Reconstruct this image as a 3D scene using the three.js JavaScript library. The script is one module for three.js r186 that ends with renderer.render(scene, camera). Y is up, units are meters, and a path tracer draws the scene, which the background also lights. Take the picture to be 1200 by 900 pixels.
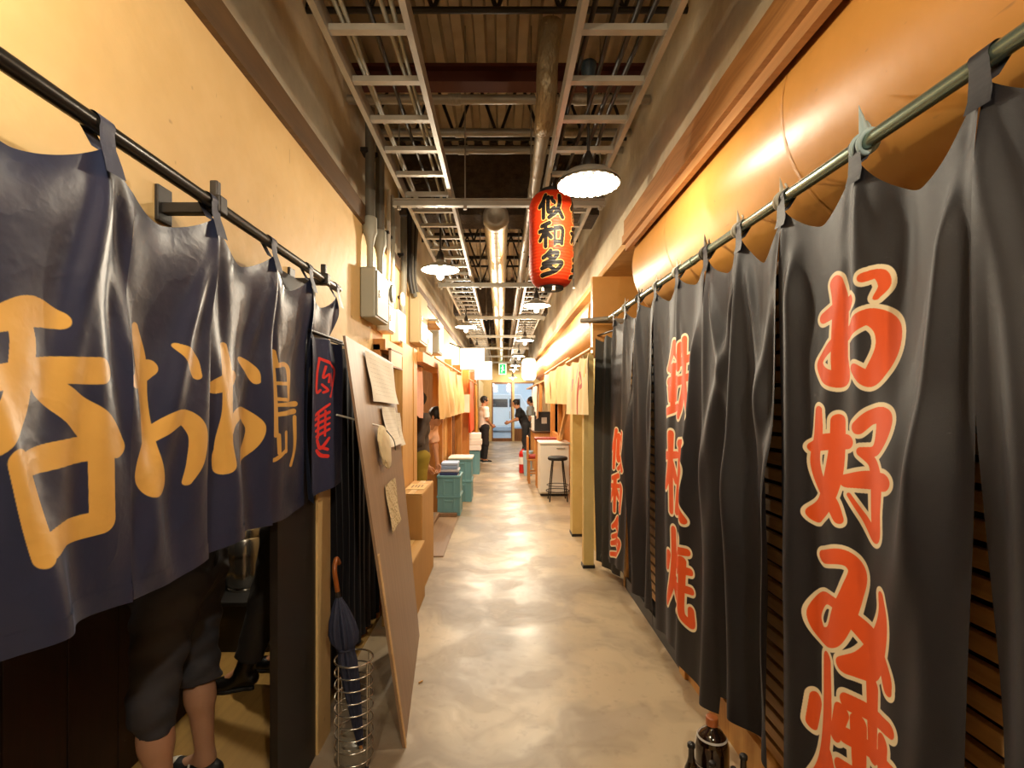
import * as THREE from 'three';
import { mergeGeometries, toCreasedNormals } from 'three/addons/utils/BufferGeometryUtils.js';
import { RoundedBoxGeometry } from 'three/addons/geometries/RoundedBoxGeometry.js';

// ---------------------------------------------------------------- camera, sky, exposure
const scene = new THREE.Scene();
const camera = new THREE.PerspectiveCamera(73.74, 1200 / 900, 0.05, 100);
camera.position.set(0, 1.6, 0);
camera.lookAt(0, 1.6, -10);
camera.setViewOffset(1200, 900, 12, -20, 1200, 900);
scene.add(camera);
scene.background = new THREE.Color(1.75, 2.05, 2.35);          // pale daylight, seen only beyond the glass door
const renderer = new THREE.WebGLRenderer({ antialias: true });
renderer.toneMapping = THREE.LinearToneMapping;
renderer.toneMappingExposure = 0.67;
renderer.shadowMap.enabled = true;
const WARM = new THREE.Color(1.0, 0.875, 0.67);                 // tungsten lamps of the passage
const LAMP = 7.5;                                              // candela of one passage lamp

// ---------------------------------------------------------------- helpers
const used = {};
function numbered(n) { const k = used[n] = (used[n] ?? -1) + 1; return k ? `${n}_${String(k).padStart(3, '0')}` : n; }
function tag(o, label, category, group) { o.userData.label = label; o.userData.category = category; if (group) o.userData.group = group; return o; }
function mesh(name, geo, mat, parent) {
  const g = Array.isArray(geo) ? merge(geo) : geo;
  const m = new THREE.Mesh(g, mat); m.castShadow = m.receiveShadow = true;
  if (parent) { m.name = name; parent.add(m); } else { m.name = numbered(name); scene.add(m); }
  return m;
}
function thing(name, label, category, p = [0, 0, 0], turn = 0, group) {
  const o = new THREE.Group(); o.name = numbered(name); o.position.set(p[0], p[1], -p[2]); o.rotation.y = turn;
  scene.add(o); return tag(o, label, category, group);
}
function struct(name, geo, mat, parent) { const m = mesh(name, geo, mat, parent); if (!parent) { m.name = name; m.userData.kind = 'structure'; } return m; }
function structGroup(name) { const o = new THREE.Group(); o.name = name; o.userData.kind = 'structure'; scene.add(o); return o; }
function merge(list) {
  return mergeGeometries(list.map((g) => { g = g.index ? g.toNonIndexed() : g; for (const k of Object.keys(g.attributes)) if (!['position', 'normal', 'uv'].includes(k)) g.deleteAttribute(k); return g; }));
}
function uvMetres(g) {
  g = g.index ? g.toNonIndexed() : g; g.computeVertexNormals();
  const p = g.attributes.position, n = g.attributes.normal, uv = new Float32Array(p.count * 2);
  for (let i = 0; i < p.count; i++) {
    const ax = Math.abs(n.getX(i)), ay = Math.abs(n.getY(i)), az = Math.abs(n.getZ(i));
    const [u, v] = ay >= ax && ay >= az ? [p.getX(i), p.getZ(i)] : ax >= az ? [p.getZ(i), p.getY(i)] : [p.getX(i), p.getY(i)];
    uv[i * 2] = u; uv[i * 2 + 1] = v;
  }
  return g.setAttribute('uv', new THREE.BufferAttribute(uv, 2));
}
// a box from x0..x1, y0..y1 and depth d0..d1 (metres along the passage, -z)
function box(x0, x1, y0, y1, d0, d1) {
  return uvMetres(new THREE.BoxGeometry(x1 - x0, y1 - y0, d1 - d0).translate((x0 + x1) / 2, (y0 + y1) / 2, -(d0 + d1) / 2));
}
function rbox(w, h, d, x, y, z, r = 0.006, seg = 2) {          // centre, local axes
  return new RoundedBoxGeometry(w, h, d, seg, Math.min(r, w / 2.02, h / 2.02, d / 2.02)).translate(x, y, z);
}
const v3 = (p) => new THREE.Vector3(p[0], p[1], p[2]);
function tube(pts, r, seg = 24, rs = 8, closed = false) {
  return new THREE.TubeGeometry(new THREE.CatmullRomCurve3(pts.map(v3), closed, 'centripetal'), seg, r, rs, closed);
}
function bar(a, b, r0, r1 = r0, rs = 12) {                      // straight round bar between two points
  const A = v3(a), B = v3(b), d = B.clone().sub(A), g = new THREE.CylinderGeometry(r1, r0, d.length(), rs);
  g.applyQuaternion(new THREE.Quaternion().setFromUnitVectors(new THREE.Vector3(0, 1, 0), d.clone().normalize()));
  return g.translate((A.x + B.x) / 2, (A.y + B.y) / 2, (A.z + B.z) / 2);
}
function beam(a, b, w, h) {                                     // straight square bar
  const A = v3(a), B = v3(b), d = B.clone().sub(A), g = new THREE.BoxGeometry(w, d.length(), h);
  g.applyQuaternion(new THREE.Quaternion().setFromUnitVectors(new THREE.Vector3(0, 1, 0), d.clone().normalize()));
  return uvMetres(g.translate((A.x + B.x) / 2, (A.y + B.y) / 2, (A.z + B.z) / 2));
}
const lathe = (pts, seg = 32) => new THREE.LatheGeometry(pts.map(([r, y]) => new THREE.Vector2(r, y)), seg);
const { smoothstep, lerp, clamp } = THREE.MathUtils;

const ORD = ['first', 'second', 'third', 'fourth', 'fifth', 'sixth', 'seventh', 'eighth'];

// seeded noise
function rng(seed) { let s = seed >>> 0; return () => { s = (s + 0x6d2b79f5) | 0; let t = Math.imul(s ^ (s >>> 15), 1 | s); t = (t + Math.imul(t ^ (t >>> 7), 61 | t)) ^ t; return ((t ^ (t >>> 14)) >>> 0) / 4294967296; }; }
function hash(x, y, s) { let h = Math.imul(x, 374761393) + Math.imul(y, 668265263) + Math.imul(s, 2147483647 ^ 0x5bd1e995); h = Math.imul(h ^ (h >>> 13), 1274126177); return ((h ^ (h >>> 16)) >>> 0) / 4294967296; }
function vnoise(x, y, s = 0, px = 0, py = px) {                 // value noise, periodic if px > 0
  const ix = Math.floor(x), iy = Math.floor(y), fx = x - ix, fy = y - iy, m = (a, p) => (p ? ((a % p) + p) % p : a);
  const u = fx * fx * (3 - 2 * fx), v = fy * fy * (3 - 2 * fy), h = (a, b) => hash(m(a, px), m(b, py), s);
  return lerp(lerp(h(ix, iy), h(ix + 1, iy), u), lerp(h(ix, iy + 1), h(ix + 1, iy + 1), u), v);
}
function fbm(x, y, s, px, py = px, oct = 5) { let a = 0.5, r = 0, t = 0; for (let i = 0; i < oct; i++) { r += a * vnoise(x, y, s + i, px, py); t += a; a *= 0.5; x *= 2; y *= 2; px *= 2; py *= 2; } return r / t; }
function texture(n, f, srgb = true, metres = 1) {               // f(u, v) -> [r, g, b] in 0..1 ; tiles every `metres`
  const data = new Uint8Array(n * n * 4);
  for (let j = 0; j < n; j++) for (let i = 0; i < n; i++) { const c = f(i / n, j / n), o = (j * n + i) * 4; for (let k = 0; k < 3; k++) data[o + k] = clamp(Math.round((c[k] ?? c[0]) * 255), 0, 255); data[o + 3] = 255; }
  const t = new THREE.DataTexture(data, n, n); t.wrapS = t.wrapT = THREE.RepeatWrapping; t.magFilter = THREE.LinearFilter; t.minFilter = THREE.LinearMipmapLinearFilter; t.generateMipmaps = true;
  if (srgb) t.colorSpace = THREE.SRGBColorSpace;
  t.repeat.set(1 / metres, 1 / metres); t.needsUpdate = true; return t;
}
const mix3 = (a, b, t) => a.map((v, i) => v + (b[i] - v) * t);
const hex = (h) => [(h >> 16 & 255) / 255, (h >> 8 & 255) / 255, (h & 255) / 255];
const std = (o) => new THREE.MeshStandardMaterial({ side: THREE.DoubleSide, roughness: 0.7, ...o });

// ---------------------------------------------------------------- materials
const plasterBump = texture(256, (u, v) => [fbm(u * 12, v * 12, 3, 12)], false, 0.6);
function plaster(c0, c1, metres, seed, extra = {}) {
  return std({ map: texture(512, (u, v) => {
    const n = fbm(u * 4, v * 4, seed, 4), fine = fbm(u * 40, v * 40, seed + 9, 40, 40, 3), fleck = vnoise(u * 60, v * 30, seed + 20, 60, 30);
    let c = mix3(hex(c0), hex(c1), clamp((n - 0.3) * 1.8 + (fine - 0.5) * 0.25, 0, 1));
    if (fleck > 0.965) c = mix3(c, [0.45, 0.33, 0.2], (fleck - 0.965) * 12);
    return c;
  }, true, metres), bumpMap: plasterBump, bumpScale: 0.002, roughness: 0.62, ...extra });
}
const M = {};
M.yellow = plaster(0xdcba80, 0xcba566, 1.6, 11);
M.yellowDuct = plaster(0xcb9146, 0xbd843a, 1.3, 31, { roughness: 0.4, bumpScale: 0.0006 });
M.grey = plaster(0xd2c6aa, 0xac9e84, 1.3, 51, { roughness: 0.8, bumpScale: 0.004 });
M.beige = plaster(0xcbb380, 0xbaa06c, 1.2, 71);
function wood(c0, c1, seed, metres = 1, extra = {}, along = 'v') {
  return std({ map: texture(512, (u, v) => {
    const [a, b] = along === 'v' ? [u, v] : [v, u];
    const w = fbm(a * 5, b * 1.0, seed, 5, 1, 4), g = fbm(a * 70 + w * 3, b * 2, seed + 5, 70, 2, 3), k = 0.5 + 0.5 * Math.sin((a * 9 + w * 5) * 6.283);
    return mix3(hex(c0), hex(c1), clamp(0.45 * g + 0.4 * k * w + 0.25 * w, 0, 1));
  }, true, metres), roughness: 0.55, ...extra });
}
M.woodDark = wood(0x8a5a30, 0x4f2f16, 101, 0.7);
M.woodMidH = wood(0xc08a4e, 0x8e5f30, 112, 0.7, {}, 'h');
M.woodDarkH = wood(0x73542f, 0x44301a, 102, 0.7, {}, 'h');
M.woodLight = wood(0xd9ac66, 0xb67f3c, 103, 0.6);
M.woodLightH = wood(0xcfa262, 0xa87838, 104, 0.6, {}, 'h');
M.woodOrange = wood(0xcf9145, 0xa4652a, 105, 0.6);
M.board = wood(0x9c7d5e, 0x7c6047, 106, 0.9, { roughness: 0.5 });
M.slat = wood(0xdcb47a, 0xa9814e, 107, 0.5, {}, 'h');
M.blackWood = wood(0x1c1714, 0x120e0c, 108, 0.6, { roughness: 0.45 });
M.card = wood(0xc79a58, 0xb98b4c, 109, 1.2, { roughness: 0.85 });
M.metal = std({ color: 0xb0a898, metalness: 0.55, roughness: 0.45 });
M.galv = std({ map: texture(256, (u, v) => mix3(hex(0xa8a091), hex(0x7f786a), fbm(u * 8, v * 8, 201, 8))), metalness: 0.35, roughness: 0.45 });
M.steelDark = std({ color: 0x2a2623, metalness: 0.4, roughness: 0.5 });
M.blackRod = std({ color: 0x2c2a26, metalness: 0.5, roughness: 0.3 });
M.greenRod = std({ color: 0x8b9c8e, metalness: 0.75, roughness: 0.26 });
M.redSteel = std({ color: 0x52241a, roughness: 0.7 });
M.chrome = std({ color: 0xd6d0c4, metalness: 0.95, roughness: 0.22 });
M.deck = std({ map: texture(256, (u, v) => mix3(hex(0xc2b49e), hex(0x94866f), fbm(u * 6, v * 6, 211, 6))), metalness: 0.15, roughness: 0.65 });
M.fire = std({ map: texture(256, (u, v) => mix3(hex(0x5a4c3e), hex(0x392e25), fbm(u * 20, v * 20, 221, 20))), bumpMap: texture(256, (u, v) => [fbm(u * 30, v * 30, 223, 30)], false, 0.5), bumpScale: 0.012, roughness: 0.95 });
M.grey2 = std({ color: 0x6a6559, roughness: 0.55, metalness: 0.2 });
M.boxGrey = std({ color: 0x9b9a8c, roughness: 0.5, metalness: 0.1 });
M.white = std({ color: 0xe9e4d8, roughness: 0.5 });
M.paper = std({ color: 0xe8dfc9, roughness: 0.9 });
M.black = std({ color: 0x100f0f, roughness: 0.6 });
M.rubber = std({ color: 0x1b1a1a, roughness: 0.75 });
M.bulb = std({ color: 0xffffff, emissive: new THREE.Color(1, 0.88, 0.68), emissiveIntensity: 14, roughness: 0.4 });
M.enamel = std({ color: 0xf1ece0, roughness: 0.3 });
M.enamelOut = std({ color: 0x9d9a90, roughness: 0.4, metalness: 0.2 });
M.skin = std({ color: 0xc08a66, roughness: 0.55 });
M.hair = std({ color: 0x17120f, roughness: 0.6 });
M.crate = std({ color: 0x6b9ea8, roughness: 0.45 });

// ---------------------------------------------------------------- the setting
// floor: polished concrete with trowel sweeps and worn patches
{
  const sweep = (u, v, seed) => { const a = fbm(u * 3, v * 3, seed, 3); const b = fbm(u * 4, v * 4, seed + 40, 4); return fbm(u * 7 + a * 5, v * 9 + b * 5, seed + 4, 7, 9, 5); };
  const map = texture(1024, (u, v) => {
    const big = fbm(u * 3, v * 3, 301, 3), s = sweep(u, v, 311), fine = fbm(u * 60, v * 60, 321, 60, 60, 3);
    let c = mix3(hex(0xc0ac8c), hex(0x766551), clamp((big - 0.34) * 1.9 + (s - 0.5) * 1.1, 0, 1));
    c = mix3(c, hex(0xd8c6ab), clamp((s - 0.6) * 2.2, 0, 0.6));
    return mix3(c, hex(0x6b5846), clamp((0.33 - fine) * 0.8, 0, 0.2));
  }, true, 2.6);
  const rough = texture(512, (u, v) => { const s = sweep(u, v, 311); return [0, 0.2 + 0.3 * s + 0.1 * fbm(u * 9, v * 9, 331, 9), 0]; }, false, 2.6);
  const bump = texture(512, (u, v) => [sweep(u, v, 311)], false, 2.6);
  M.floor = std({ map, roughnessMap: rough, roughness: 1, metalness: 0, bumpMap: bump, bumpScale: 0.002 });
  struct('floor', box(-4, 2.6, -0.2, 0, -3, 20.45), M.floor);
}
// outer shell
struct('wall_left', box(-4.2, -4, -0.2, 4.5, -3, 20.6), M.grey);
struct('wall_right', box(2.4, 2.6, -0.2, 4.5, -3, 20.6), M.grey);
struct('wall_back', box(-4.2, 2.6, -0.2, 4.5, -3.2, -3), M.beige);
struct('ceiling', box(-4.2, 2.6, 4.32, 4.5, -3, 20.6), M.deck);

// left front: plaster above the stalls, stall opening from depth 0.1 to 1.82
struct('wall_stall_left', [box(-1.02, -0.95, 2.02, 2.8, -3, 5.2), box(-1.02, -0.95, 0, 2.02, -3, 0.1), box(-1.02, -0.95, 0, 2.02, 2.4, 3.8), box(-1.02, -0.95, 2.06, 2.8, 5.2, 20.4)], M.yellow);
struct('wall_upper_left', box(-1.12, -1.0, 2.8, 4.32, -3, 20.4), M.grey);
struct('trim_1', box(-1.0, -0.925, 2.8, 2.925, -3, 3.75), M.woodDarkH);
struct('trim_2', box(-1.0, -0.93, 2.8, 2.9, 3.75, 20.4), M.woodDarkH);
// black doorpost and the plaster strip beside it
struct('trim_3', box(-0.87, -0.84, 0, 2.1, 1.92, 2.31), M.blackWood);
struct('trim_4', box(-0.98, -0.83, 0, 2.02, 2.312, 2.48), M.yellow);
// stall behind the noren
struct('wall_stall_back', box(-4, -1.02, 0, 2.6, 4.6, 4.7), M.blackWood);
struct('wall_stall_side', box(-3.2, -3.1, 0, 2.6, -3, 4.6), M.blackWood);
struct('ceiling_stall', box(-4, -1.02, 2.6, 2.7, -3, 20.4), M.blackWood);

// right front: concrete face, timber band, plywood soffit
struct('wall_upper_right', [box(0.95, 1.05, 2.95, 4.32, -3, 3.9), box(0.95, 1.05, 2.84, 4.32, 3.9, 20.4)], M.grey);
struct('trim_5', [box(0.93, 1.0, 2.84, 2.97, -3, 3.9), box(0.915, 0.95, 2.79, 2.85, -3, 3.9), box(0.94, 0.97, 2.74, 2.79, -3, 3.9)], M.woodMidH);
struct('ceiling_right', box(1.0, 2.4, 3.1, 3.15, -3, 3.9), M.woodDarkH);
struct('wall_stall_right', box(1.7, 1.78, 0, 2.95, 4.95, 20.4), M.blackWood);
struct('ceiling_soffit', box(0.95, 2.0, 2.78, 2.84, 3.9, 20.4), M.woodLightH);
struct('wall_bulkhead', box(0.86, 2.0, 2.05, 2.78, 4.85, 4.95), M.yellowDuct);
struct('wall_duct_back', box(2.0, 2.08, 0, 3.1, -3, 4.95), M.yellowDuct);

// end wall with the glass door (0.82 m) and a fixed pane beside it
{
  const e = structGroup('wall_end');
  struct('wall_panel', [box(-4, -0.4, 0, 4.4, 20.4, 20.55), box(0.42, 0.5, 0, 2.35, 20.4, 20.55), box(-0.4, 1.3, 2.35, 4.4, 20.4, 20.55), box(1.3, 2.5, 0, 4.4, 20.4, 20.55)], M.beige, e);
  const glass = new THREE.MeshPhysicalMaterial({ color: 0xffffff, transmission: 1, thickness: 0, roughness: 0.02, ior: 1.45, side: THREE.DoubleSide });
  const d = structGroup('door_1');
  mesh('frame', [box(-0.4, -0.35, 0, 2.35, 20.4, 20.5), box(0.37, 0.42, 0, 2.35, 20.4, 20.5), box(-0.35, 0.37, 2.28, 2.35, 20.4, 20.5), box(-0.35, 0.37, 0.0, 0.12, 20.42, 20.48)], M.woodDark, d);
  mesh('pane', box(-0.35, 0.37, 0.12, 2.28, 20.44, 20.45), glass, d);
  mesh('door_handle', bar([0.32, 0.9, -20.38], [0.32, 1.2, -20.38], 0.012), M.chrome, d);
  const w = structGroup('window_1');
  mesh('window_frame', [box(0.5, 1.3, 2.3, 2.35, 20.4, 20.5), box(0.5, 1.3, 0, 0.5, 20.42, 20.5), box(1.25, 1.3, 0.5, 2.3, 20.4, 20.5)], M.woodDark, w);
  mesh('pane', box(0.5, 1.25, 0.5, 2.3, 20.44, 20.45), glass, w);
  struct('ground_outside', box(-12, 12, -0.2, -0.02, 20.6, 40), std({ color: 0x7d8890, roughness: 0.8 }));
  struct('wall_outside', box(-12, 12, -0.2, 7, 32, 32.3), std({ color: 0xe4eef2, roughness: 0.8 }));
  // white van parked in the street
  const van = thing('van', 'white van parked in the street beyond the glass door', 'van', [0.2, 0, 26.5]);
  const vs = new THREE.Shape(); vs.moveTo(-1.9, 0.35); vs.lineTo(1.9, 0.35); vs.lineTo(1.9, 1.0); vs.lineTo(1.2, 1.15); vs.lineTo(0.75, 1.9); vs.lineTo(-1.8, 1.95); vs.lineTo(-1.9, 1.8);
  mesh('body', new THREE.ExtrudeGeometry(vs, { depth: 1.5, bevelSize: 0.04, bevelThickness: 0.04, bevelSegments: 2 }).translate(0, 0, -1.5), std({ color: 0xeaf0f2, roughness: 0.3 }), van);
  for (const [x0, x1] of [[-1.6, -0.8], [-0.7, 0.1], [0.2, 0.75]]) mesh('window', rbox(x1 - x0, 0.42, 0.02, (x0 + x1) / 2, 1.5, 0.05, 0.008), std({ color: 0x34424a, roughness: 0.15 }), van);
  for (const x of [-1.25, 1.25]) for (const z of [-0.1, -1.35]) mesh('wheel', new THREE.CylinderGeometry(0.31, 0.31, 0.2, 24).rotateX(Math.PI / 2).translate(x, 0.31, z), M.rubber, van);
  mesh('lamp', rbox(0.1, 0.25, 0.03, -1.85, 1.0, 0.04), std({ color: 0xc03030, roughness: 0.3 }), van);
  mesh('bumper', rbox(0.2, 0.2, 1.5, 1.93, 0.45, -0.75, 0.03), M.steelDark, van);
}

// ---------------------------------------------------------------- ceiling structure
{
  // corrugated deck: ribs run along the passage
  const s = new THREE.Shape(), x0 = -1.0, pitch = 0.15; s.moveTo(x0, 4.32); s.lineTo(x0, 4.16);
  for (let x = x0; x < 0.94; x += pitch) { s.lineTo(x + 0.05, 4.16); s.lineTo(x + 0.065, 4.1); s.lineTo(x + 0.13, 4.1); s.lineTo(x + 0.145, 4.16); }
  s.lineTo(0.95, 4.16); s.lineTo(0.95, 4.32);
  struct('ceiling_deck', uvMetres(new THREE.ExtrudeGeometry(s, { depth: 23.4, bevelEnabled: false }).translate(0, 0, -20.4)), M.deck);
  // deep fire-proofed beams
  for (const [n, d] of [[1, 5.0], [2, 10.6], [3, 15.8]]) {
    struct('beam_' + n, box(-1.0, 0.95, 3.42, 4.12, d, d + 0.42), M.fire);
  }
  // open-web joists across the passage
  let k = 0;
  for (const d of [0.6, 1.6, 2.62, 3.9, 6.4, 7.6, 8.8, 11.8, 13.0, 14.2, 17, 18.4]) {
    const t = thing('roof_joist', k < 4 ? `thin dark open-web roof joist before the deep dark beam, ${ORD[k]} from the viewer` : `thin dark open-web roof joist beyond the deep dark beam, ${ORD[k - 4]} from it`, 'joist', [0, 0, d], 0, k < 4 ? 'near roof joists' : 'far roof joists'); k++;
    mesh('top_chord', box(-1.0, 0.95, 4.04, 4.09, -0.025, 0.025), M.steelDark, t);
    mesh('bottom_chord', bar([-1.0, 3.6, 0], [0.95, 3.6, 0], 0.016), M.steelDark, t);
    const n = 6, w = 1.95 / n;
    for (let i = 0; i < n; i++) { const x = -1.0 + i * w; mesh('web', bar([x, 3.6, 0], [x + w / 2, 4.05, 0], 0.012, 0.012, 8), M.steelDark, t); mesh('web', bar([x + w, 3.6, 0], [x + w / 2, 4.05, 0], 0.012, 0.012, 8), M.steelDark, t); }
  }
  const rb = tag(mesh('steel_beam', [box(-1.0, 0.95, 3.66, 3.68, 3.3, 3.42), box(-1.0, 0.95, 3.76, 3.78, 3.3, 3.42), box(-1.0, 0.95, 3.68, 3.76, 3.35, 3.37)], M.redSteel), 'dark red steel beam crossing under the corrugated roof', 'beam');
  const pipes = [[3.26, 3.52, 'pale steel pipe crossing the ceiling, nearest of the three'], [3.74, 3.56, 'pale steel pipe crossing the ceiling, second of the three'], [3.98, 3.55, 'pale steel pipe crossing the ceiling, farthest, against the dark beam']];
  for (const [d, y, l] of pipes) {
    const p = thing('ceiling_pipe', l, 'pipe', [0, y, d]);
    mesh('pipe', bar([-0.98, 0, 0], [0.94, 0, 0], 0.028), M.galv, p);
    for (const x of [-0.3, 0.5]) mesh('coupling', bar([x - 0.04, 0, 0], [x + 0.04, 0, 0], 0.034), M.galv, p);
  }
  // cable ladders
  for (const [x0, x1, l] of [[-0.66, -0.345, 'long galvanised cable ladder hung along the left of the ceiling'], [0.29, 0.63, 'long galvanised cable ladder hung along the right of the ceiling']]) {
    const t = thing('cable_ladder', l, 'cable ladder', [0, 3.0, 0]);
    const rail = (x) => { return [box(x - 0.012, x + 0.012, -0.022, 0.055, -2.5, 20.2)]; };
    mesh('side_rail', rail(x0), M.galv, t); mesh('side_rail', rail(x1), M.galv, t);
    const g = box(x0, x1, -0.012, 0.012, -0.016, 0.016);
    for (let d = -0.22, i = 0; d < 20; d += 0.307, i++) { const r = mesh('rung', g, M.galv, t); r.position.z = -d; }
  }
  const rc = rng(5);
  for (let i = 0; i < 5; i++) {
    const pts = []; const x = [-0.615, -0.59, -0.5, -0.43, -0.395][i]; for (let d = -2; d <= 20; d += 0.9) pts.push([x + (rc() - 0.5) * 0.035, 3.032 + rc() * 0.012, -d]);
    tag(mesh('cable', tube(pts, 0.009, 160, 6), i === 2 ? M.steelDark : M.boxGrey), ['pale cable in the left ladder, closest to its wall-side rail', 'pale cable in the left ladder, second from its wall-side rail', 'dark cable along the middle of the left ladder', 'pale cable in the left ladder, second from its inner rail', 'pale cable in the left ladder, closest to its inner rail'][i], 'cable', 'cables in the left ladder');
  }
  for (let i = 0; i < 4; i++) {
    const pts = []; const x = 0.34 + 0.07 * i; for (let d = -2; d <= 20; d += 0.9) pts.push([x + (rc() - 0.5) * 0.04, 3.03 + rc() * 0.01, -d]);
    tag(mesh('cable', tube(pts, 0.011, 160, 6), M.steelDark), ['dark cable in the right ladder, closest to its inner rail', 'dark cable in the right ladder, second from its inner rail', 'dark cable in the right ladder, second from its wall-side rail', 'dark cable in the right ladder, closest to its wall-side rail'][i], 'cable', 'cables in the right ladder');
  }
  // struts that carry the ladders, hung on rods
  k = 0;
  for (const d of [1.1, 3.49, 5.96, 8.3, 10.7, 13.1, 15.5, 17.9]) {
    const l = ['steel strut carrying both cable ladders, overhead and nearest of all', 'steel strut carrying both cable ladders beside the red lantern', 'steel strut carrying both cable ladders just beyond the red lantern'][k] ?? `steel strut carrying the cable ladders well beyond the red lantern, ${ORD[k - 3]} of those`;
    const t = thing('ladder_strut', l, 'strut', [0, 2.955, d], 0, k > 2 ? 'far ladder struts' : undefined); k++;
    mesh('channel', [box(-0.74, 0.7, -0.03, 0.02, -0.004, 0.004), box(-0.74, 0.7, -0.03, -0.022, -0.02, 0.02), box(-0.74, 0.7, 0.012, 0.02, -0.02, 0.02)], M.galv, t);
    for (const x of [-0.7, -0.25, 0.2, 0.67]) { const r = mesh('hanger_rod', bar([x, -0.04, 0], [x, 1.2, 0], 0.005, 0.005, 8), M.galv, t); mesh('nut', new THREE.CylinderGeometry(0.014, 0.014, 0.02, 6).translate(x, -0.04, 0), M.galv, r); }
  }
  // spiral duct in the middle
  const spiral = (x, y, d0, d1, r, turns, rs = 28) => {
    const pts = [], n = Math.round((d1 - d0) / 0.02); const ring = [];
    const L = d1 - d0, rib = []; for (let i = 0; i <= n; i++) { const d = i / n * L; const near = (d % turns) / turns; rib.push([r + (near < 0.12 ? 0.003 : 0), d]); }
    return lathe(rib, rs).rotateX(-Math.PI / 2).translate(x, y, -d0);
  };
  const duct = thing('spiral_duct', 'long galvanised spiral duct running down the middle of the ceiling', 'duct', [-0.05, 3.13, 4.25]);
  mesh('pipe', spiral(0, 0, 0, 15.9, 0.1, 0.14), std({ color: 0xc9b98e, metalness: 0.75, roughness: 0.3 }), duct);
  mesh('end_cap', lathe([[0, -0.02], [0.06, -0.02], [0.065, -0.04], [0.105, -0.03], [0.11, 0.02], [0.11, 0.07], [0.1, 0.075]], 32).rotateX(-Math.PI / 2), M.galv, duct);
  const p2 = thing('spiral_pipe', 'thin galvanised spiral pipe with a wrapped flexible elbow, right of the duct', 'pipe', [0.245, 3.2, 2.78]);
  mesh('pipe', spiral(0, 0, 0.2, 17, 0.044, 0.3, 18), M.galv, p2);
  mesh('elbow', tube([[0.02, 0.42, 0.05], [0.0, 0.2, 0.03], [0.0, 0.06, -0.03], [0, 0.0, -0.12], [0, 0, -0.24]], 0.058, 40, 14), std({ color: 0x97876a, roughness: 0.45, metalness: 0.4, bumpMap: plasterBump, bumpScale: 0.01 }), p2);
  for (const d of [0.22, 1.4, 2.6, 4.2]) mesh('band', new THREE.CylinderGeometry(0.048, 0.048, 0.03, 18).rotateX(Math.PI / 2).translate(0, 0, -d), M.metal, p2);
}

// ---------------------------------------------------------------- yellow ducts on the right
{
  const d1 = thing('duct', 'large yellow painted round duct above the black curtains, nearest', 'duct', [1.435, 2.62, -2.6]);
  mesh('pipe', uvDuct(0.452, 6.45), M.yellowDuct, d1);
  mesh('end_cap', lathe([[0.452, 6.45], [0.447, 6.48], [0.36, 6.5], [0, 6.5]], 48).rotateX(-Math.PI / 2), M.yellowDuct, d1);
  for (const d of [4.4, 5.7]) mesh('seam', new THREE.CylinderGeometry(0.4535, 0.4535, 0.014, 48, 1, true).rotateX(Math.PI / 2).translate(0, 0, -d), M.yellowDuct, d1);
  const d2 = thing('duct', 'yellow painted round duct running above the pale curtains further on', 'duct', [1.14, 2.44, 5.0]);
  mesh('pipe', uvDuct(0.3, 9), M.yellowDuct, d2);
  mesh('end_cap', lathe([[0, -0.02], [0.25, -0.02], [0.295, -0.01], [0.3, 0.0]], 48).rotateX(-Math.PI / 2), M.yellowDuct, d2);
  for (const d of [0.5, 1.7, 2.9]) mesh('seam', new THREE.CylinderGeometry(0.3015, 0.3015, 0.014, 48, 1, true).rotateX(Math.PI / 2).translate(0, 0, -d), M.yellowDuct, d2);
  function uvDuct(r, len) {
    const g = lathe([[r, 0], [r, len * 0.25], [r, len * 0.5], [r, len * 0.75], [r, len]], 64), uv = g.attributes.uv;
    for (let i = 0; i < uv.count; i++) uv.setXY(i, uv.getX(i) * r * 6.28, uv.getY(i) * len);
    return g.rotateX(-Math.PI / 2);
  }
}

// ---------------------------------------------------------------- pendant lamps (each its own light)
function ringShade(R, depth, rings, scallop) {
  const pts = []; const n = 60;
  for (let i = 0; i <= n; i++) { const f = i / n, r = lerp(0.032, R, f); pts.push([r, depth * (1 - Math.pow(f, 1.7)) + 0.005 * Math.sin(f * rings * 6.283) * smoothstep(f, 0.1, 0.3)]); }
  const g = lathe(pts, 96), p = g.attributes.position;
  if (scallop) for (let i = 0; i < p.count; i++) { const x = p.getX(i), z = p.getZ(i), r = Math.hypot(x, z), a = Math.atan2(z, x), k = smoothstep(r, R * 0.86, R); p.setY(i, p.getY(i) - k * 0.003 * (1 + Math.cos(a * 24))); }
  g.computeVertexNormals(); return g;
}
const shadeBig = ringShade(0.158, 0.055, 5, true), shadeOut = lathe([[0.03, 0.085], [0.045, 0.08], [0.07, 0.068], [0.12, 0.05], [0.15, 0.022], [0.16, 0.006]], 64);
const shadeFlat = lathe([[0.03, 0.055], [0.045, 0.05], [0.08, 0.033], [0.12, 0.014], [0.152, 0.0], [0.155, -0.003]], 64), shadeFlatOut = lathe([[0.022, 0.12], [0.03, 0.1], [0.033, 0.062], [0.05, 0.057], [0.09, 0.038], [0.13, 0.018], [0.158, 0.0], [0.157, -0.004]], 64);
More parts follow.
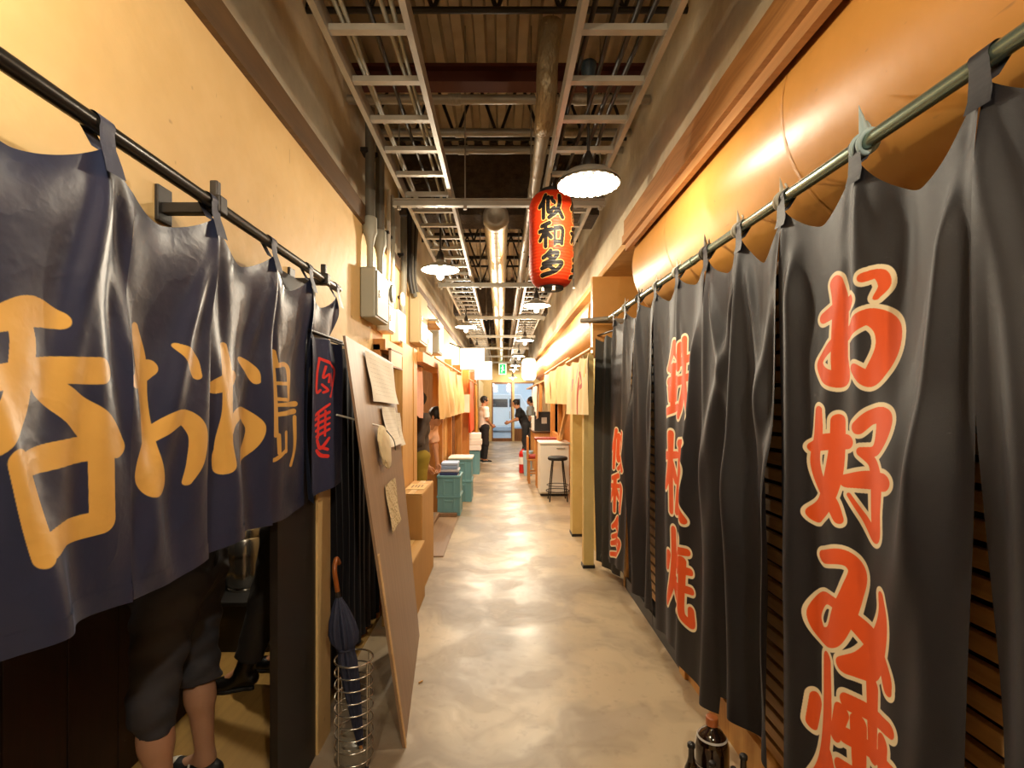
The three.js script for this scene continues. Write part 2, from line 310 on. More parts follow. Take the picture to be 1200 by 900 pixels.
function lamp(x, d, kind, label, group, y = 2.7, power = 1, top = 0.5) {
  const t = thing('pendant_lamp', label, 'lamp', [x, y, d], 0, group);
  mesh('shade', kind ? shadeBig : shadeFlat, M.enamel, t);
  mesh('shade_back', kind ? shadeOut : shadeFlatOut, M.enamelOut, t);
  const low = kind ? -0.012 : -0.04;
  mesh('socket', lathe([[0.02, 0.02], [0.026, 0.03], [0.026, 0.07], [0.034, 0.085], [0.03, 0.12], [0.018, 0.15], [0.009, 0.17]], 24), M.steelDark, t);
  mesh('bulb', lathe([[0, -0.045], [0.016, -0.042], [0.027, -0.03], [0.031, -0.013], [0.027, 0.006], [0.017, 0.022], [0.014, 0.035], [0.013, 0.035 - low]], 24).translate(0, low, 0), M.bulb, t);
  mesh('stem', bar([0, 0.15, 0], [0, top, 0], 0.008), M.steelDark, t);
  mesh('ceiling_cup', lathe([[0.01, top - 0.01], [0.022, top], [0.042, top + 0.1], [0.04, top + 0.115], [0.012, top + 0.12]], 24), std({ color: 0x1c2d38, roughness: 0.4 }), t);
  const l = new THREE.PointLight(WARM, LAMP * power); l.position.set(0, low - 0.014, 0); l.castShadow = true; l.shadow.radius = 1.4; t.add(l); l.name = 'lamp_light';
  return t;
}
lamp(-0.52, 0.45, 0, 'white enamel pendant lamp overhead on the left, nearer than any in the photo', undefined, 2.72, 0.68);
lamp(0.44, 2.6, 1, 'wide ribbed white pendant lamp with scalloped rim beside the red lantern', undefined, 2.7, 0.72);
lamp(0.44, -0.7, 1, 'wide ribbed white pendant lamp behind the viewer on the right', undefined, 2.7, 1.7);
lamp(-0.515, 4.29, 0, 'flat white pendant lamp hanging under the left ladder, above the electricity boxes');
lamp(0.40, 5.9, 0, 'flat white pendant lamp just below the bottom of the red lantern', undefined, 2.7, 1.15);
lamp(-0.53, 7.6, 0, 'flat white pendant lamp above the paper light boxes on the left', undefined, 2.7, 1.6);
lamp(0.42, 9.3, 0, 'flat white pendant lamp hanging above the glowing white lantern', undefined, 2.7, 1.6);
lamp(-0.53, 10.9, 0, 'flat white pendant lamp right behind the white light boxes on the left', undefined, 2.7, 1.6);
lamp(0.42, 12.6, 0, 'small far pendant lamp left of the glowing white lantern, highest of the far four', undefined, 2.7, 1.6);
lamp(0.42, 15.9, 0, 'small far pendant lamp left of the glowing white lantern, second of the far four');
lamp(0.42, 18.0, 0, 'small far pendant lamp left of the glowing white lantern, third of the far four');
lamp(0.42, 19.6, 0, 'small far pendant lamp left of the glowing white lantern, lowest of the far four', undefined, 2.5, 1, 0.7);

// ---------------------------------------------------------------- printed characters: brush strokes as [along, height, radius]
const TRACED = {
  swallow: [[[.729,1.700,.015],[.816,1.730,.020],[.879,1.754,.027],[.936,1.748,.017]], [[.854,1.742,.022],[.860,1.698,.025],[.854,1.658,.025]],
    [[.711,1.623,.015],[.816,1.638,.021],[.896,1.653,.024],[1.016,1.660,.027]], [[.852,1.643,.022],[.826,1.583,.029],[.779,1.530,.025],[.711,1.495,.017]],
    [[.896,1.629,.026],[.959,1.586,.029],[1.023,1.538,.035],[1.059,1.505,.023]], [[.829,1.501,.022],[.847,1.420,.024],[.865,1.340,.023]],
    [[.831,1.494,.019],[.896,1.501,.024],[1.001,1.510,.025]], [[1.020,1.508,.025],[1.022,1.425,.023],[1.025,1.358,.023]], [[.865,1.348,.023],[.927,1.357,.023],[1.023,1.359,.024]]],
  oLeft: [[[1.129,1.643,.016],[1.162,1.658,.024],[1.203,1.678,.020]],
    [[1.148,1.768,.009],[1.167,1.706,.018],[1.177,1.604,.017],[1.182,1.494,.021],[1.193,1.402,.025],[1.152,1.429,.017],[1.162,1.489,.014],[1.225,1.533,.018],[1.294,1.559,.020],[1.345,1.518,.022],[1.338,1.448,.020],[1.306,1.395,.010]],
    [[1.276,1.738,.007],[1.319,1.712,.017],[1.345,1.667,.011]]],
  oRight: [[[1.444,1.638,.017],[1.491,1.653,.022],[1.550,1.677,.016]],
    [[1.494,1.762,.010],[1.507,1.675,.018],[1.499,1.570,.017],[1.478,1.484,.019],[1.478,1.411,.022],[1.459,1.452,.012],[1.515,1.530,.016],[1.614,1.563,.019],[1.693,1.517,.020],[1.673,1.459,.020],[1.573,1.413,.013]],
    [[1.617,1.733,.008],[1.673,1.698,.018],[1.697,1.665,.009]]],
  island: [[[1.836,1.777,.009],[1.853,1.736,.010]], [[1.834,1.732,.009],[1.848,1.606,.009],[1.848,1.477,.009]], [[1.848,1.729,.009],[1.959,1.730,.009],[1.959,1.607,.008]],
    [[1.848,1.665,.006],[1.954,1.666,.007]], [[1.848,1.608,.006],[1.954,1.604,.007]], [[1.817,1.548,.007],[2.017,1.560,.011]], [[1.853,1.585,.006],[2.029,1.589,.011]],
    [[2.023,1.536,.009],[2.017,1.418,.008],[1.973,1.353,.007]], [[1.809,1.479,.007],[1.809,1.393,.007],[1.926,1.415,.008]], [[1.866,1.476,.007],[1.866,1.410,.007]], [[1.921,1.483,.007],[1.926,1.410,.007]]],
  o: [[[1.569,1.854,.017],[1.510,1.866,.021],[1.447,1.882,.019]],
    [[1.510,1.949,.021],[1.492,1.886,.021],[1.492,1.793,.020],[1.492,1.724,.021],[1.487,1.668,.026],[1.539,1.674,.021],[1.581,1.715,.012],[1.539,1.754,.013],[1.447,1.799,.018],[1.374,1.826,.022],[1.332,1.794,.025],[1.325,1.744,.025],[1.347,1.690,.026],[1.374,1.660,.022],[1.426,1.692,.013]],
    [[1.386,1.935,.013],[1.351,1.935,.012],[1.340,1.904,.010],[1.357,1.874,.006]]],
  good: [[[1.574,1.572,.013],[1.577,1.501,.018],[1.595,1.414,.021],[1.569,1.352,.021],[1.510,1.298,.020],[1.483,1.260,.015]], [[1.496,1.543,.019],[1.496,1.463,.021],[1.510,1.373,.024],[1.549,1.290,.026],[1.600,1.247,.025]],
    [[1.616,1.455,.016],[1.539,1.477,.024],[1.461,1.484,.021]], [[1.414,1.526,.018],[1.366,1.557,.019],[1.322,1.559,.023],[1.322,1.517,.021],[1.347,1.471,.014],[1.402,1.460,.013]],
    [[1.402,1.461,.013],[1.358,1.433,.016],[1.343,1.393,.022],[1.343,1.309,.020],[1.345,1.244,.018],[1.398,1.286,.009],[1.447,1.335,.006]], [[1.461,1.372,.018],[1.382,1.387,.024],[1.307,1.392,.023]]],
  mi: [[[1.559,1.126,.019],[1.447,1.154,.022],[1.414,1.129,.022],[1.430,1.064,.025],[1.461,.991,.029],[1.510,.905,.026],[1.574,.888,.024],[1.603,.932,.017],[1.564,.997,.017],[1.496,1.011,.017],[1.422,.987,.025],[1.351,.953,.033],[1.300,.907,.023],[1.290,.872,.015]],
    [[1.314,1.099,.012],[1.304,1.051,.021],[1.332,.967,.031],[1.382,.886,.035],[1.456,.848,.021]]],
  emblem: [[[2.554,1.813,.007],[2.664,1.796,.008],[2.763,1.769,.007],[2.736,1.706,.006],[2.664,1.623,.007]], [[2.554,1.813,.006],[2.516,1.731,.006],[2.509,1.642,.006],[2.554,1.654,.006]],
    [[2.613,1.777,.005],[2.586,1.718,.005],[2.647,1.738,.005],[2.640,1.697,.005]], [[2.573,1.683,.006],[2.630,1.656,.006],[2.586,1.643,.006]], [[2.682,1.746,.005],[2.675,1.680,.005]],
    [[2.654,1.585,.006],[2.491,1.531,.007]], [[2.654,1.544,.007],[2.485,1.509,.007]], [[2.654,1.514,.006],[2.485,1.481,.007]], [[2.654,1.485,.006],[2.491,1.453,.007]], [[2.654,1.456,.006],[2.500,1.425,.007]],
    [[2.531,1.535,.005],[2.522,1.418,.006]], [[2.606,1.551,.005],[2.599,1.424,.005]], [[2.509,1.408,.008],[2.547,1.365,.008],[2.647,1.409,.007]], [[2.500,1.358,.008],[2.554,1.330,.009],[2.630,1.317,.009]], [[2.554,1.370,.007],[2.630,1.352,.007]]],
};
// characters drawn in a unit square, y downwards
const UNIT = {
  burn: [[[.1,.36],[.06,.52]], [[.44,.28],[.38,.44]], [[.26,.05],[.27,.4],[.2,.7],[.04,.95]], [[.28,.6],[.4,.82]], [[.5,.2],[.94,.15]], [[.72,.02],[.71,.4]], [[.46,.4],[.98,.35]], [[.58,.28],[.58,.56]], [[.85,.26],[.83,.54]], [[.44,.6],[.99,.55]], [[.63,.6],[.58,.8],[.42,.96]], [[.8,.58],[.8,.86],[.97,.9],[.98,.76]]],
  iron: [[[.28,.02],[.17,.2],[.04,.34]], [[.28,.04],[.38,.16],[.48,.25]], [[.14,.35],[.42,.32]], [[.07,.52],[.46,.49]], [[.27,.33],[.27,.9]], [[.11,.6],[.18,.76]], [[.43,.58],[.36,.75]], [[.03,.94],[.47,.86]], [[.61,.08],[.52,.36]], [[.57,.29],[.94,.25]], [[.5,.53],[.99,.48]], [[.75,.02],[.74,.5],[.64,.78],[.48,.98]], [[.76,.52],[.84,.78],[.99,.96]]],
  plate: [[[.03,.3],[.43,.26]], [[.23,.02],[.23,.98]], [[.22,.34],[.14,.55],[.02,.7]], [[.25,.38],[.41,.58]], [[.52,.12],[.96,.07]], [[.56,.12],[.54,.5],[.42,.96]], [[.58,.38],[.91,.35],[.78,.68],[.52,.96]], [[.62,.46],[.75,.72],[.99,.96]]],
  like: [[[.25,.02],[.18,.28],[.02,.52]], [[.19,.3],[.19,.98]], [[.38,.14],[.41,.76],[.62,.6]], [[.53,.18],[.62,.38]], [[.86,.06],[.83,.45],[.7,.76],[.42,.98]], [[.78,.6],[.98,.96]]],
  harmony: [[[.43,.03],[.12,.14]], [[.02,.35],[.53,.29]], [[.28,.12],[.28,.98]], [[.25,.38],[.04,.72]], [[.31,.4],[.5,.62]], [[.62,.24],[.62,.88]], [[.62,.26],[.95,.23],[.94,.86]], [[.62,.8],[.94,.78]]],
  many: [[[.48,.01],[.36,.16],[.18,.28]], [[.45,.12],[.77,.09],[.62,.33],[.18,.53]], [[.4,.22],[.54,.33]], [[.6,.4],[.4,.6],[.12,.71]], [[.55,.51],[.95,.48],[.72,.8],[.08,.99]], [[.42,.63],[.6,.76]]],
};
const unit = (g, a0, w, top, h, r) => UNIT[g].map((s) => s.map(([x, y], i) => [a0 + x * w, top - y * h, r * (i === s.length - 1 && s.length > 1 ? 0.8 : 1)]));
function brush(ctx, strokes, to, k, colour, grow = 0, wide = () => 1) {
  ctx.fillStyle = colour;
  for (const s of strokes) {
    const c = new THREE.CatmullRomCurve3(s.map(([a, b, r]) => new THREE.Vector3(a, b, r)), false, 'centripetal'), n = s.length * 26;
    for (let i = 0; i <= n; i++) { const p = s.length > 1 ? c.getPoint(i / n) : v3(s[0]), [x, y] = to(p.x, p.y); const r = Math.max(0.5, (p.z + grow) * k), rg = grow * k; ctx.beginPath(); ctx.ellipse(x, y, (r - rg) * wide(p.x) + rg, r, 0, 0, 6.2832); ctx.fill(); }
  }
}

// ---------------------------------------------------------------- cloth on rods
const weave = texture(256, (u, v) => [0.5 + 0.25 * Math.sin(u * 6.283 * 64) * Math.sin(v * 6.283 * 64) + 0.3 * (fbm(u * 8, v * 4, 401, 8, 4) - 0.5)], false);
const wrinkle = texture(512, (u, v) => { const a = fbm(u * 4, v * 4, 411, 4), r = 1 - Math.abs(2 * fbm(u * 6 + a, v * 6, 413, 6) - 1); return [r * r * 0.7 + 0.3 * fbm(u * 20, v * 20, 415, 20)]; }, false);
const clones = (t, x, y) => { const c = t.clone(); c.repeat.set(x, y); c.needsUpdate = true; return c; };
function clothMaterial(o, W, H, print) {
  const m = new THREE.MeshPhysicalMaterial({ side: THREE.DoubleSide, roughness: o.roughness, sheen: o.sheen ?? 0.4, sheenRoughness: 0.5, sheenColor: new THREE.Color(o.sheenColor ?? 0x6a6470), bumpMap: clones(o.bump ?? weave, W * (o.bumpPerMetre ?? 3), H * (o.bumpPerMetre ?? 3)), bumpScale: o.bumpScale ?? 0.0015 });
  if (o.specular !== undefined) m.specularIntensity = o.specular;
  if (!print) { m.color.set(o.color); return m; }
  const k = 720, cw = Math.round(W * k), ch = Math.round(H * k), c = document.createElement('canvas'); c.width = cw; c.height = ch;
  const ctx = c.getContext('2d'); ctx.fillStyle = '#' + new THREE.Color(o.color).getHexString(); ctx.fillRect(0, 0, cw, ch);
  print(ctx, k); const t = new THREE.CanvasTexture(c); t.colorSpace = THREE.SRGBColorSpace; m.map = t; return m;
}
// one hanging width of cloth from s0 to s1 (depth along the rod)
function clothPanel(o) {
  const nu = o.nu ?? 80, nv = o.nv ?? 110, pos = [], uv = [], idx = [], W = o.s1 - o.s0;
  for (let j = 0; j <= nv; j++) for (let i = 0; i <= nu; i++) {
    const w = i / nu, t = j / nv, g = smoothstep(t, o.slitTop ?? 0.3, o.slitEnd ?? 1) * (o.gap ?? 0.02);
    const s = lerp(o.s0 + g * (o.openL ?? 1), o.s1 - g * (o.openR ?? 1), w), rod = o.rod(s);
    let sag = 0, ridge = 0, valley = 0;
    for (let k = 0; k + 1 < o.tabs.length; k++) { const f = (s - o.tabs[k]) / (o.tabs[k + 1] - o.tabs[k]); if (f >= 0 && f <= 1) { sag = o.sag * (o.sagOf ? o.sagOf[k] : 1) * (1 - Math.pow(Math.abs(2 * f - 1), 1.55)); valley = Math.pow(Math.sin(Math.PI * f), 2); } }
    for (const a of o.tabs) { const spread = 0.022 + 0.05 * t; ridge += Math.exp(-(((s - a) / spread) ** 2)) * (o.ridge ?? 0.03) * (1 - Math.exp(-t * 9)) * (1 - 0.55 * t) * Math.exp(-t * (o.calm ?? 0)); ridge -= 0.55 * Math.exp(-(((s - a - spread * 1.7) / spread) ** 2)) * (o.ridge ?? 0.03) * (1 - Math.exp(-t * 9)) * (1 - 0.4 * t) * Math.exp(-t * (o.calm ?? 0)); }
    const top = rod.y - 0.045 - sag, bot = o.bottom(s), y = lerp(top, bot, t);
    const amp = o.amp * (0.2 + 0.8 * smoothstep(t, 0, 0.7));
    const wave = Math.sin(6.283 * (s / o.pitch + (o.phase ?? 0)) + 1.6 * (vnoise(s * 2 + 9, t * 1.5, o.seed) - 0.5) * 2) * amp + (fbm(s * 5 + 3, t * 1.6 + 2, o.seed + 3, 0, 0, 3) - 0.5) * amp * 1.6;
    let diag = 0;
    if (o.pull) for (let k = 0; k < o.tabs.length; k++) for (const sg of [-1, 1]) { const sl = sg * (0.1 + 0.22 * hash(k, sg + 5, o.tabSeed ?? 1)), fall = (top + sag - y), c = o.tabs[k] + sl * fall, wd = 0.014 + 0.045 * fall; diag += Math.exp(-(((s - c) / wd) ** 2)) * o.pull * smoothstep(fall, 0.05, 0.3) * (1 - smoothstep(fall, 0.7 + 0.8 * hash(k, 3, 7), 1.9)); }
    for (const [c0, sl, wd, am, f0, f1] of o.folds ?? []) { const fall = top + sag - y, c = c0 + sl * fall; diag += Math.exp(-(((s - c) / (wd * (0.5 + 0.5 * fall))) ** 2)) * am * smoothstep(fall, f0, f0 + 0.25) * (1 - smoothstep(fall, f1, f1 + 0.5)); }
    const lean = (o.lean ?? 0) * t + valley * (o.belly ?? 0.02) * Math.exp(-t * 5) * -1;
    const hem = (o.hemCurl ?? 0) * smoothstep(t, 0.85, 1);
    pos.push(rod.x + o.out * (0.012 - (o.back ?? 0) * smoothstep(t, 0.02, 0.35) + wave + ridge + lean + hem + diag), y, -s); uv.push((s - o.s0) / W, (y - o.y0) / (o.y1 - o.y0));
  }
  for (let j = 0; j < nv; j++) for (let i = 0; i < nu; i++) { const a = j * (nu + 1) + i, b = a + nu + 1; idx.push(a, b, a + 1, a + 1, b, b + 1); }
  const g = new THREE.BufferGeometry(); g.setIndex(idx); g.setAttribute('position', new THREE.Float32BufferAttribute(pos, 3)); g.setAttribute('uv', new THREE.Float32BufferAttribute(uv, 2)); g.computeVertexNormals(); return g;
}
// a cloth loop round the rod, sewn to the cloth below
function clothTab(o, s, width, drop) {
  const rod = o.rod(s), pts = [], r = o.rodR + 0.004, n = 14;
  const prof = []; const lift = o.tabLift ?? 0.037; prof.push([o.out * lift, -0.045 - drop]); prof.push([o.out * (lift - 0.007), -0.045 - drop * 0.5]); prof.push([o.out * 0.02, -0.04]);
  for (let i = 0; i <= n; i++) { const a = lerp(-0.5, Math.PI + 0.5, i / n); prof.push([o.out * Math.cos(a) * r, Math.sin(a) * r]); }
  prof.push([o.out * 0.004, -0.05]);
  const pos = [], uv = [], idx = [], m = 4;
  prof.forEach(([x, y], j) => { const pinch = 1 - 0.25 * smoothstep(j, 0, 3) + 0.1 * smoothstep(j, 4, 8); for (let i = 0; i <= m; i++) { pos.push(rod.x + x, rod.y + y, -(s + (i / m - 0.5) * width * pinch)); uv.push(i / m, j / prof.length); } });
  for (let j = 0; j + 1 < prof.length; j++) for (let i = 0; i < m; i++) { const a = j * (m + 1) + i, b = a + m + 1; idx.push(a, b, a + 1, a + 1, b, b + 1); }
  const g = new THREE.BufferGeometry(); g.setIndex(idx); g.setAttribute('position', new THREE.Float32BufferAttribute(pos, 3)); g.setAttribute('uv', new THREE.Float32BufferAttribute(uv, 2)); g.computeVertexNormals(); return g;
}

// ---- left: blue-black noren with ochre characters
const leftRod = () => ({ x: -0.8, y: 2.146 });
{
  const rod = thing('curtain_rod', 'black round rod carrying the left noren with ochre characters', 'rod', [-0.8, 2.146, 0]);
  mesh('pole', bar([0, 0, 1.0], [0, 0, -2.5], 0.0165, 0.0165, 20), M.blackRod, rod);
  mesh('end_cap', new THREE.SphereGeometry(0.018, 16, 12).translate(0, 0, -2.5), M.chrome, rod);
  for (const d of [0.35, 1.43, 2.3]) { const b = mesh('bracket', [rbox(0.16, 0.03, 0.03, -0.08, -0.01, -d, 0.004), rbox(0.05, 0.05, 0.04, 0, 0, -d, 0.006), rbox(0.012, 0.1, 0.06, -0.145, 0, -d, 0.003)], M.steelDark, rod); mesh('clamp_bolt', rbox(0.022, 0.045, 0.022, 0, 0.045, -d, 0.004), M.steelDark, b); }
  const n = thing('noren_curtain', 'blue-black satin noren with large ochre characters hanging on the left rod', 'curtain');
  const tabs = [0.3, 0.655, 1.015, 1.40, 1.76, 2.1, 2.45], base = { rod: leftRod, out: 1, rodR: 0.0165, tabs, sag: 0.085, bottom: (s) => 1.175 + 0.012 * Math.sin(s * 9), amp: 0.019, pitch: 0.29, ridge: 0.036, pull: 0.02, back: 0.034, lean: 0.01, belly: 0.02, y0: 1.15, y1: 2.15, hemCurl: 0 };
  const look = { color: 0x23283d, roughness: 0.38, sheen: 0.3, sheenColor: 0x707a98, bump: wrinkle, bumpPerMetre: 1.6, bumpScale: 0.0016 };
  const ochre = '#cf9f50';
  const panels = [[-0.4, 0.655, null], [0.655, 1.105, ['swallow']], [1.105, 1.395, ['oLeft']], [1.395, 1.765, ['oRight']], [1.765, 2.1, ['island']], [2.1, 2.45, null]];
  const last = { gap: 0.27, slitTop: 0.05, slitEnd: 0.42, openL: 0.02, openR: 1 };
  panels.forEach(([s0, s1, g], i) => {
    const own = { ...base, s0, s1, seed: 500 + i, phase: [0.1, 0.35, 0.75, 0.2, 0.6, 0.1][i], gap: 0.008, slitTop: 0.45, ...(i === 5 ? last : i === 4 ? { calm: 3, pull: 0.004, amp: 0.006, gap: 0 } : i === 3 ? { calm: 2.2, pull: 0.008 } : i === 2 ? { calm: 1.2 } : {}) };
    const W = s1 - s0, H = 1.0, to = (k) => (a, b) => [(a - s0) * k, (2.15 - b) * k];
    const mat = clothMaterial(look, W, H, g && ((ctx, k) => { for (const n of g) brush(ctx, TRACED[n], to(k), k, ochre, 0, (d) => Math.min(1.9, d * 1.2)); }));
    const p = mesh('panel', clothPanel(own), mat, n);
    p.userData.label = ['plain panel at the near end', 'panel printed with one huge ochre character', 'panel printed with an ochre hiragana o', 'second panel printed with an ochre hiragana o', 'panel printed with the ochre character for island', 'plain panel at the far end'][i];
    mesh('hem', hemOf(own), clothMaterial(look, W, 0.05), p);
  });
  const tabMat = clothMaterial({ ...look, color: 0x3a3c4c, roughness: 0.55 }, 0.1, 0.1);
  for (const s of tabs) mesh('tab', clothTab(base, s, 0.052, 0.055), tabMat, n);
}
function hemOf(o) {                                             // the doubled strip sewn along the lower edge
  const g = clothPanel({ ...o, nu: 60, nv: 110 }), p = g.attributes.position, nu = 60, from = 105, pos = [], uv = [], idx = [];
  for (let j = from; j <= 110; j++) for (let i = 0; i <= nu; i++) { const a = j * (nu + 1) + i; pos.push(p.getX(a) + o.out * 0.0022, p.getY(a), p.getZ(a)); uv.push(i / nu, (j - from) / 5); }
  for (let j = 0; j < 110 - from; j++) for (let i = 0; i < nu; i++) { const a = j * (nu + 1) + i, b = a + nu + 1; idx.push(a, b, a + 1, a + 1, b, b + 1); }
  const h = new THREE.BufferGeometry(); h.setIndex(idx); h.setAttribute('position', new THREE.Float32BufferAttribute(pos, 3)); h.setAttribute('uv', new THREE.Float32BufferAttribute(uv, 2)); h.computeVertexNormals(); return h;
}
// ---- left: the navy curtain with the red emblem, beyond the doorpost
{
  const s0 = 2.12, s1 = 2.53, base = { rod: () => ({ x: -0.8, y: 1.925 }), out: 1, tabs: [2.12, 2.33, 2.53], sag: 0.008, ridge: 0.006, bottom: () => 1.2, amp: 0.008, pitch: 0.33, s0, s1, seed: 530, y0: 1.1, y1: 1.95, gap: 0.004 };
  const n = thing('noren_curtain', 'short navy curtain with a red roof-shaped emblem, left of the leaning board', 'curtain');
  const mat = clothMaterial({ color: 0x1b2140, roughness: 0.75, bump: wrinkle, bumpPerMetre: 2, bumpScale: 0.001 }, s1 - s0, 0.85, (ctx, k) => brush(ctx, TRACED.emblem, (a, b) => [(a * 0.878 - s0) * k, (1.95 - (1.6 + (b - 1.6) * 0.878)) * k], k * 0.878, '#d8281c', 0, () => 2.4));
  mesh('panel', clothPanel(base), mat, n);
  mesh('rod', bar([-0.8, 1.895, -2.1], [-0.8, 1.895, -2.56], 0.007), M.steelDark, n);
}
// ---- left: long black curtain behind the leaning board
{
  const s0 = 2.42, s1 = 3.74, base = { rod: () => ({ x: -0.925, y: 1.95 }), out: 1, tabs: [2.42, 2.75, 3.0, 3.3, 3.74], sag: 0.005, ridge: 0.006, bottom: () => 0.06, amp: 0.016, pitch: 0.12, s0, s1, seed: 540, y0: 0, y1: 1.95, gap: 0.0, nu: 140 };
  const n = thing('curtain', 'long black curtain hanging to the floor behind the leaning board', 'curtain');
  mesh('cloth', clothPanel(base), clothMaterial({ color: 0x17151b, roughness: 0.8 }, 0.9, 1.9), n);
  mesh('rod', bar([-0.925, 1.93, -2.41], [-0.925, 1.93, -3.76], 0.009), M.steelDark, n);
}

// ---- right: black noren with orange characters edged in cream
const rightRod = (s) => ({ x: 1.0125 - 0.0128 * s, y: 2.294 + 0.0091 * s });
{
  const rod = thing('curtain_rod', 'grey-green steel rod carrying the black noren on the right', 'rod');
  const at = (s) => { const r = rightRod(s); return [r.x, r.y, -s]; };
  mesh('pole', bar(at(-0.4), at(4.62), 0.0195, 0.0195, 24), M.greenRod, rod);
  for (const s of [2.66, 4.0]) { const a = at(s - 0.05), b = at(s + 0.05); mesh('sleeve', bar(a, b, 0.0225, 0.0225, 24), M.greenRod, rod); }
  mesh('bracket', [bar(at(4.55), [0.72, 2.33, -4.66], 0.02), beam([0.72, 2.33, -4.66], [1.5, 2.33, -4.66], 0.04, 0.03)], M.galv, rod);
  const tabs = [0.66, 1.05, 1.415, 1.78, 2.09, 2.42, 2.8, 3.18, 3.55, 3.92, 4.3];
  const base = { rod: rightRod, out: -1, tabLift: 0.026, rodR: 0.0195, tabs, sag: 0.13, sagOf: [0.9, 1.15, 0.9, 1.1, 0.8, 0.6, 0.7, 0.5, 0.6, 0.5], amp: 0.02, pitch: 0.24, ridge: 0.045, pull: 0.03, y0: 0.1, y1: 2.35, hemCurl: 0, bottom: (s) => (s < 2.3 ? 0.28 : s < 3.2 ? 0.2 : 0.3) + 0.02 * Math.sin(s * 7), nv: 150, nu: 100 };
  const look = { color: 0x121117, roughness: 0.6, sheen: 0.2, sheenColor: 0x807a96, bump: weave, bumpPerMetre: 4, bumpScale: 0.0008 };
  const n = thing('noren_curtain', 'long black noren with orange cream-edged characters on the right rod', 'curtain');
  const orange = '#e4561a', cream = '#ead9b4';
  const A = [[TRACED.o, 0.0125], [TRACED.good, 0.0125], [TRACED.mi, 0.0125], [unit('burn', 1.63, -0.37, 0.85, 0.5, 0.024), 0.014, 1]];
  const B = [[unit('iron', 2.98, -0.36, 1.93, 0.42, 0.024), 0.014], [unit('plate', 2.98, -0.36, 1.42, 0.45, 0.024), 0.014], [unit('burn', 2.97, -0.38, 0.9, 0.48, 0.024), 0.014]];
  const C = [[unit('like', 4.5 - 0.33, -0.3, 1.37, 0.31, 0.02), 0.012], [unit('harmony', 4.5 - 0.33, -0.3, 1.02, 0.3, 0.02), 0.012], [unit('many', 4.5 - 0.33, -0.3, 0.68, 0.32, 0.02), 0.012]];
  const wideR = (d) => (d < 2 ? d * 0.95 : 1.25);
  const panels = [
    [-0.3, 1.05, null, 'plain black panel nearest the viewer'], [1.05, 1.78, A, 'black panel printed with the four characters of okonomiyaki'], [1.78, 2.425, null, 'plain black panel between the two printed ones'],
    [2.425, 3.18, B, 'black panel printed with the three characters of teppanyaki'], [3.18, 3.725, null, 'plain black panel near the far end'], [3.725, 4.3, C, 'black panel printed with the three characters of the lantern']];
  panels.forEach(([s0, s1, glyphs, label], i) => {
    const W = s1 - s0, to = (k) => (a, b) => [(a - s0) * k, (2.35 - b) * k];
    const mat = clothMaterial(look, W, 2.25, glyphs && ((ctx, k) => { for (const [g, e, w] of glyphs) brush(ctx, g, to(k), k, cream, e, w ? () => 1.05 : wideR); for (const [g, e, w] of glyphs) brush(ctx, g, to(k), k, orange, 0, w ? () => 1.05 : wideR); }));
    const p = { ...base, s0, s1, seed: 560 + i * 7, phase: [0.3, 0.05, 0.4, 0.15, 0.5, 0.8][i], amp: glyphs ? 0.01 : 0.03, pull: glyphs ? 0.006 : 0.022, calm: glyphs ? 4 : 0, folds: i === 1 ? [[1.07, 0.13, 0.05, 0.05, 0.08, 0.9], [1.12, 0.03, 0.05, 0.04, 0.6, 2], [1.72, -0.03, 0.05, 0.035, 0.1, 2], [1.3, -0.02, 0.09, -0.03, 0.0, 0.35]] : i === 3 ? [[2.5, 0.12, 0.05, 0.04, 0.2, 2]] : [], gap: [0.075, 0.045, 0.045, 0.06, 0.01, 0.02][i], slitTop: 0.28, lean: [0, 0, 0.0, 0.0, 0.02, 0.06][i], openL: [0, 0.7, 1, 0.3, 1, 1][i], openR: [1, 0.6, 0.3, 0.2, 1, 0.4][i] };
    const m = mesh('panel', clothPanel(p), mat, n); m.userData.label = label;
  });
  const tabMat = clothMaterial({ ...look, color: 0x1b1a20 }, 0.1, 0.1);
  for (const s of tabs) mesh('tab', clothTab(base, s, 0.06, 0.06), tabMat, n);
  // cords tied round the rod
  const cords = [[1.4, 0x9fb4b8, 1.35], [1.8, 0xb8b6a8, 1], [2.12, 0xb8b6a8, 1], [2.46, 0x5a564c, 1.1], [2.84, 0xb8b6a8, 0.9], [3.2, 0xb8b6a8, 0.9], [3.6, 0x5a564c, 0.9], [3.98, 0xb8b6a8, 0.9]];
  const where = ['pale blue cord tied twice round the right rod, nearest the viewer', 'white cord tied round the right rod above the left edge of the large characters', 'white cord tied round the right rod, third from the viewer', 'brown cord tied round the right rod, fourth from the viewer', 'white cord tied round the right rod, fifth from the viewer', 'white cord tied round the right rod, sixth from the viewer', 'brown cord tied round the right rod, second from the far end', 'white cord tied round the right rod, closest to the far end'];
  cords.forEach(([s, c, k], i) => {
    const r = rightRod(s), t = thing('cord_tie', where[i], 'cord', [r.x, r.y, s], 0, 'cords tied round the right rod'), m = std({ color: c, roughness: 0.7 });
    for (const dz of [-0.012, 0.008]) { const ring = []; for (let j = 0; j < 14; j++) { const a = j / 14 * 6.283; ring.push([Math.cos(a) * 0.0255, Math.sin(a) * 0.0255 - 0.002, dz * k + 0.012 * Math.sin(a)]); } mesh('loop', tube(ring, 0.0055 * k, 40, 8, true), m, t); }
    mesh('tail', new THREE.ConeGeometry(0.011 * k, 0.075 * k, 10).rotateX(-0.25).translate(0.004, 0.055 * k, -0.02), m, t);
    mesh('tail', tube([[0, 0.02, 0], [0.018, 0.045, -0.01], [0.03, 0.05 + 0.02 * k, -0.04]], 0.004 * k, 16, 6), m, t);
  });
}

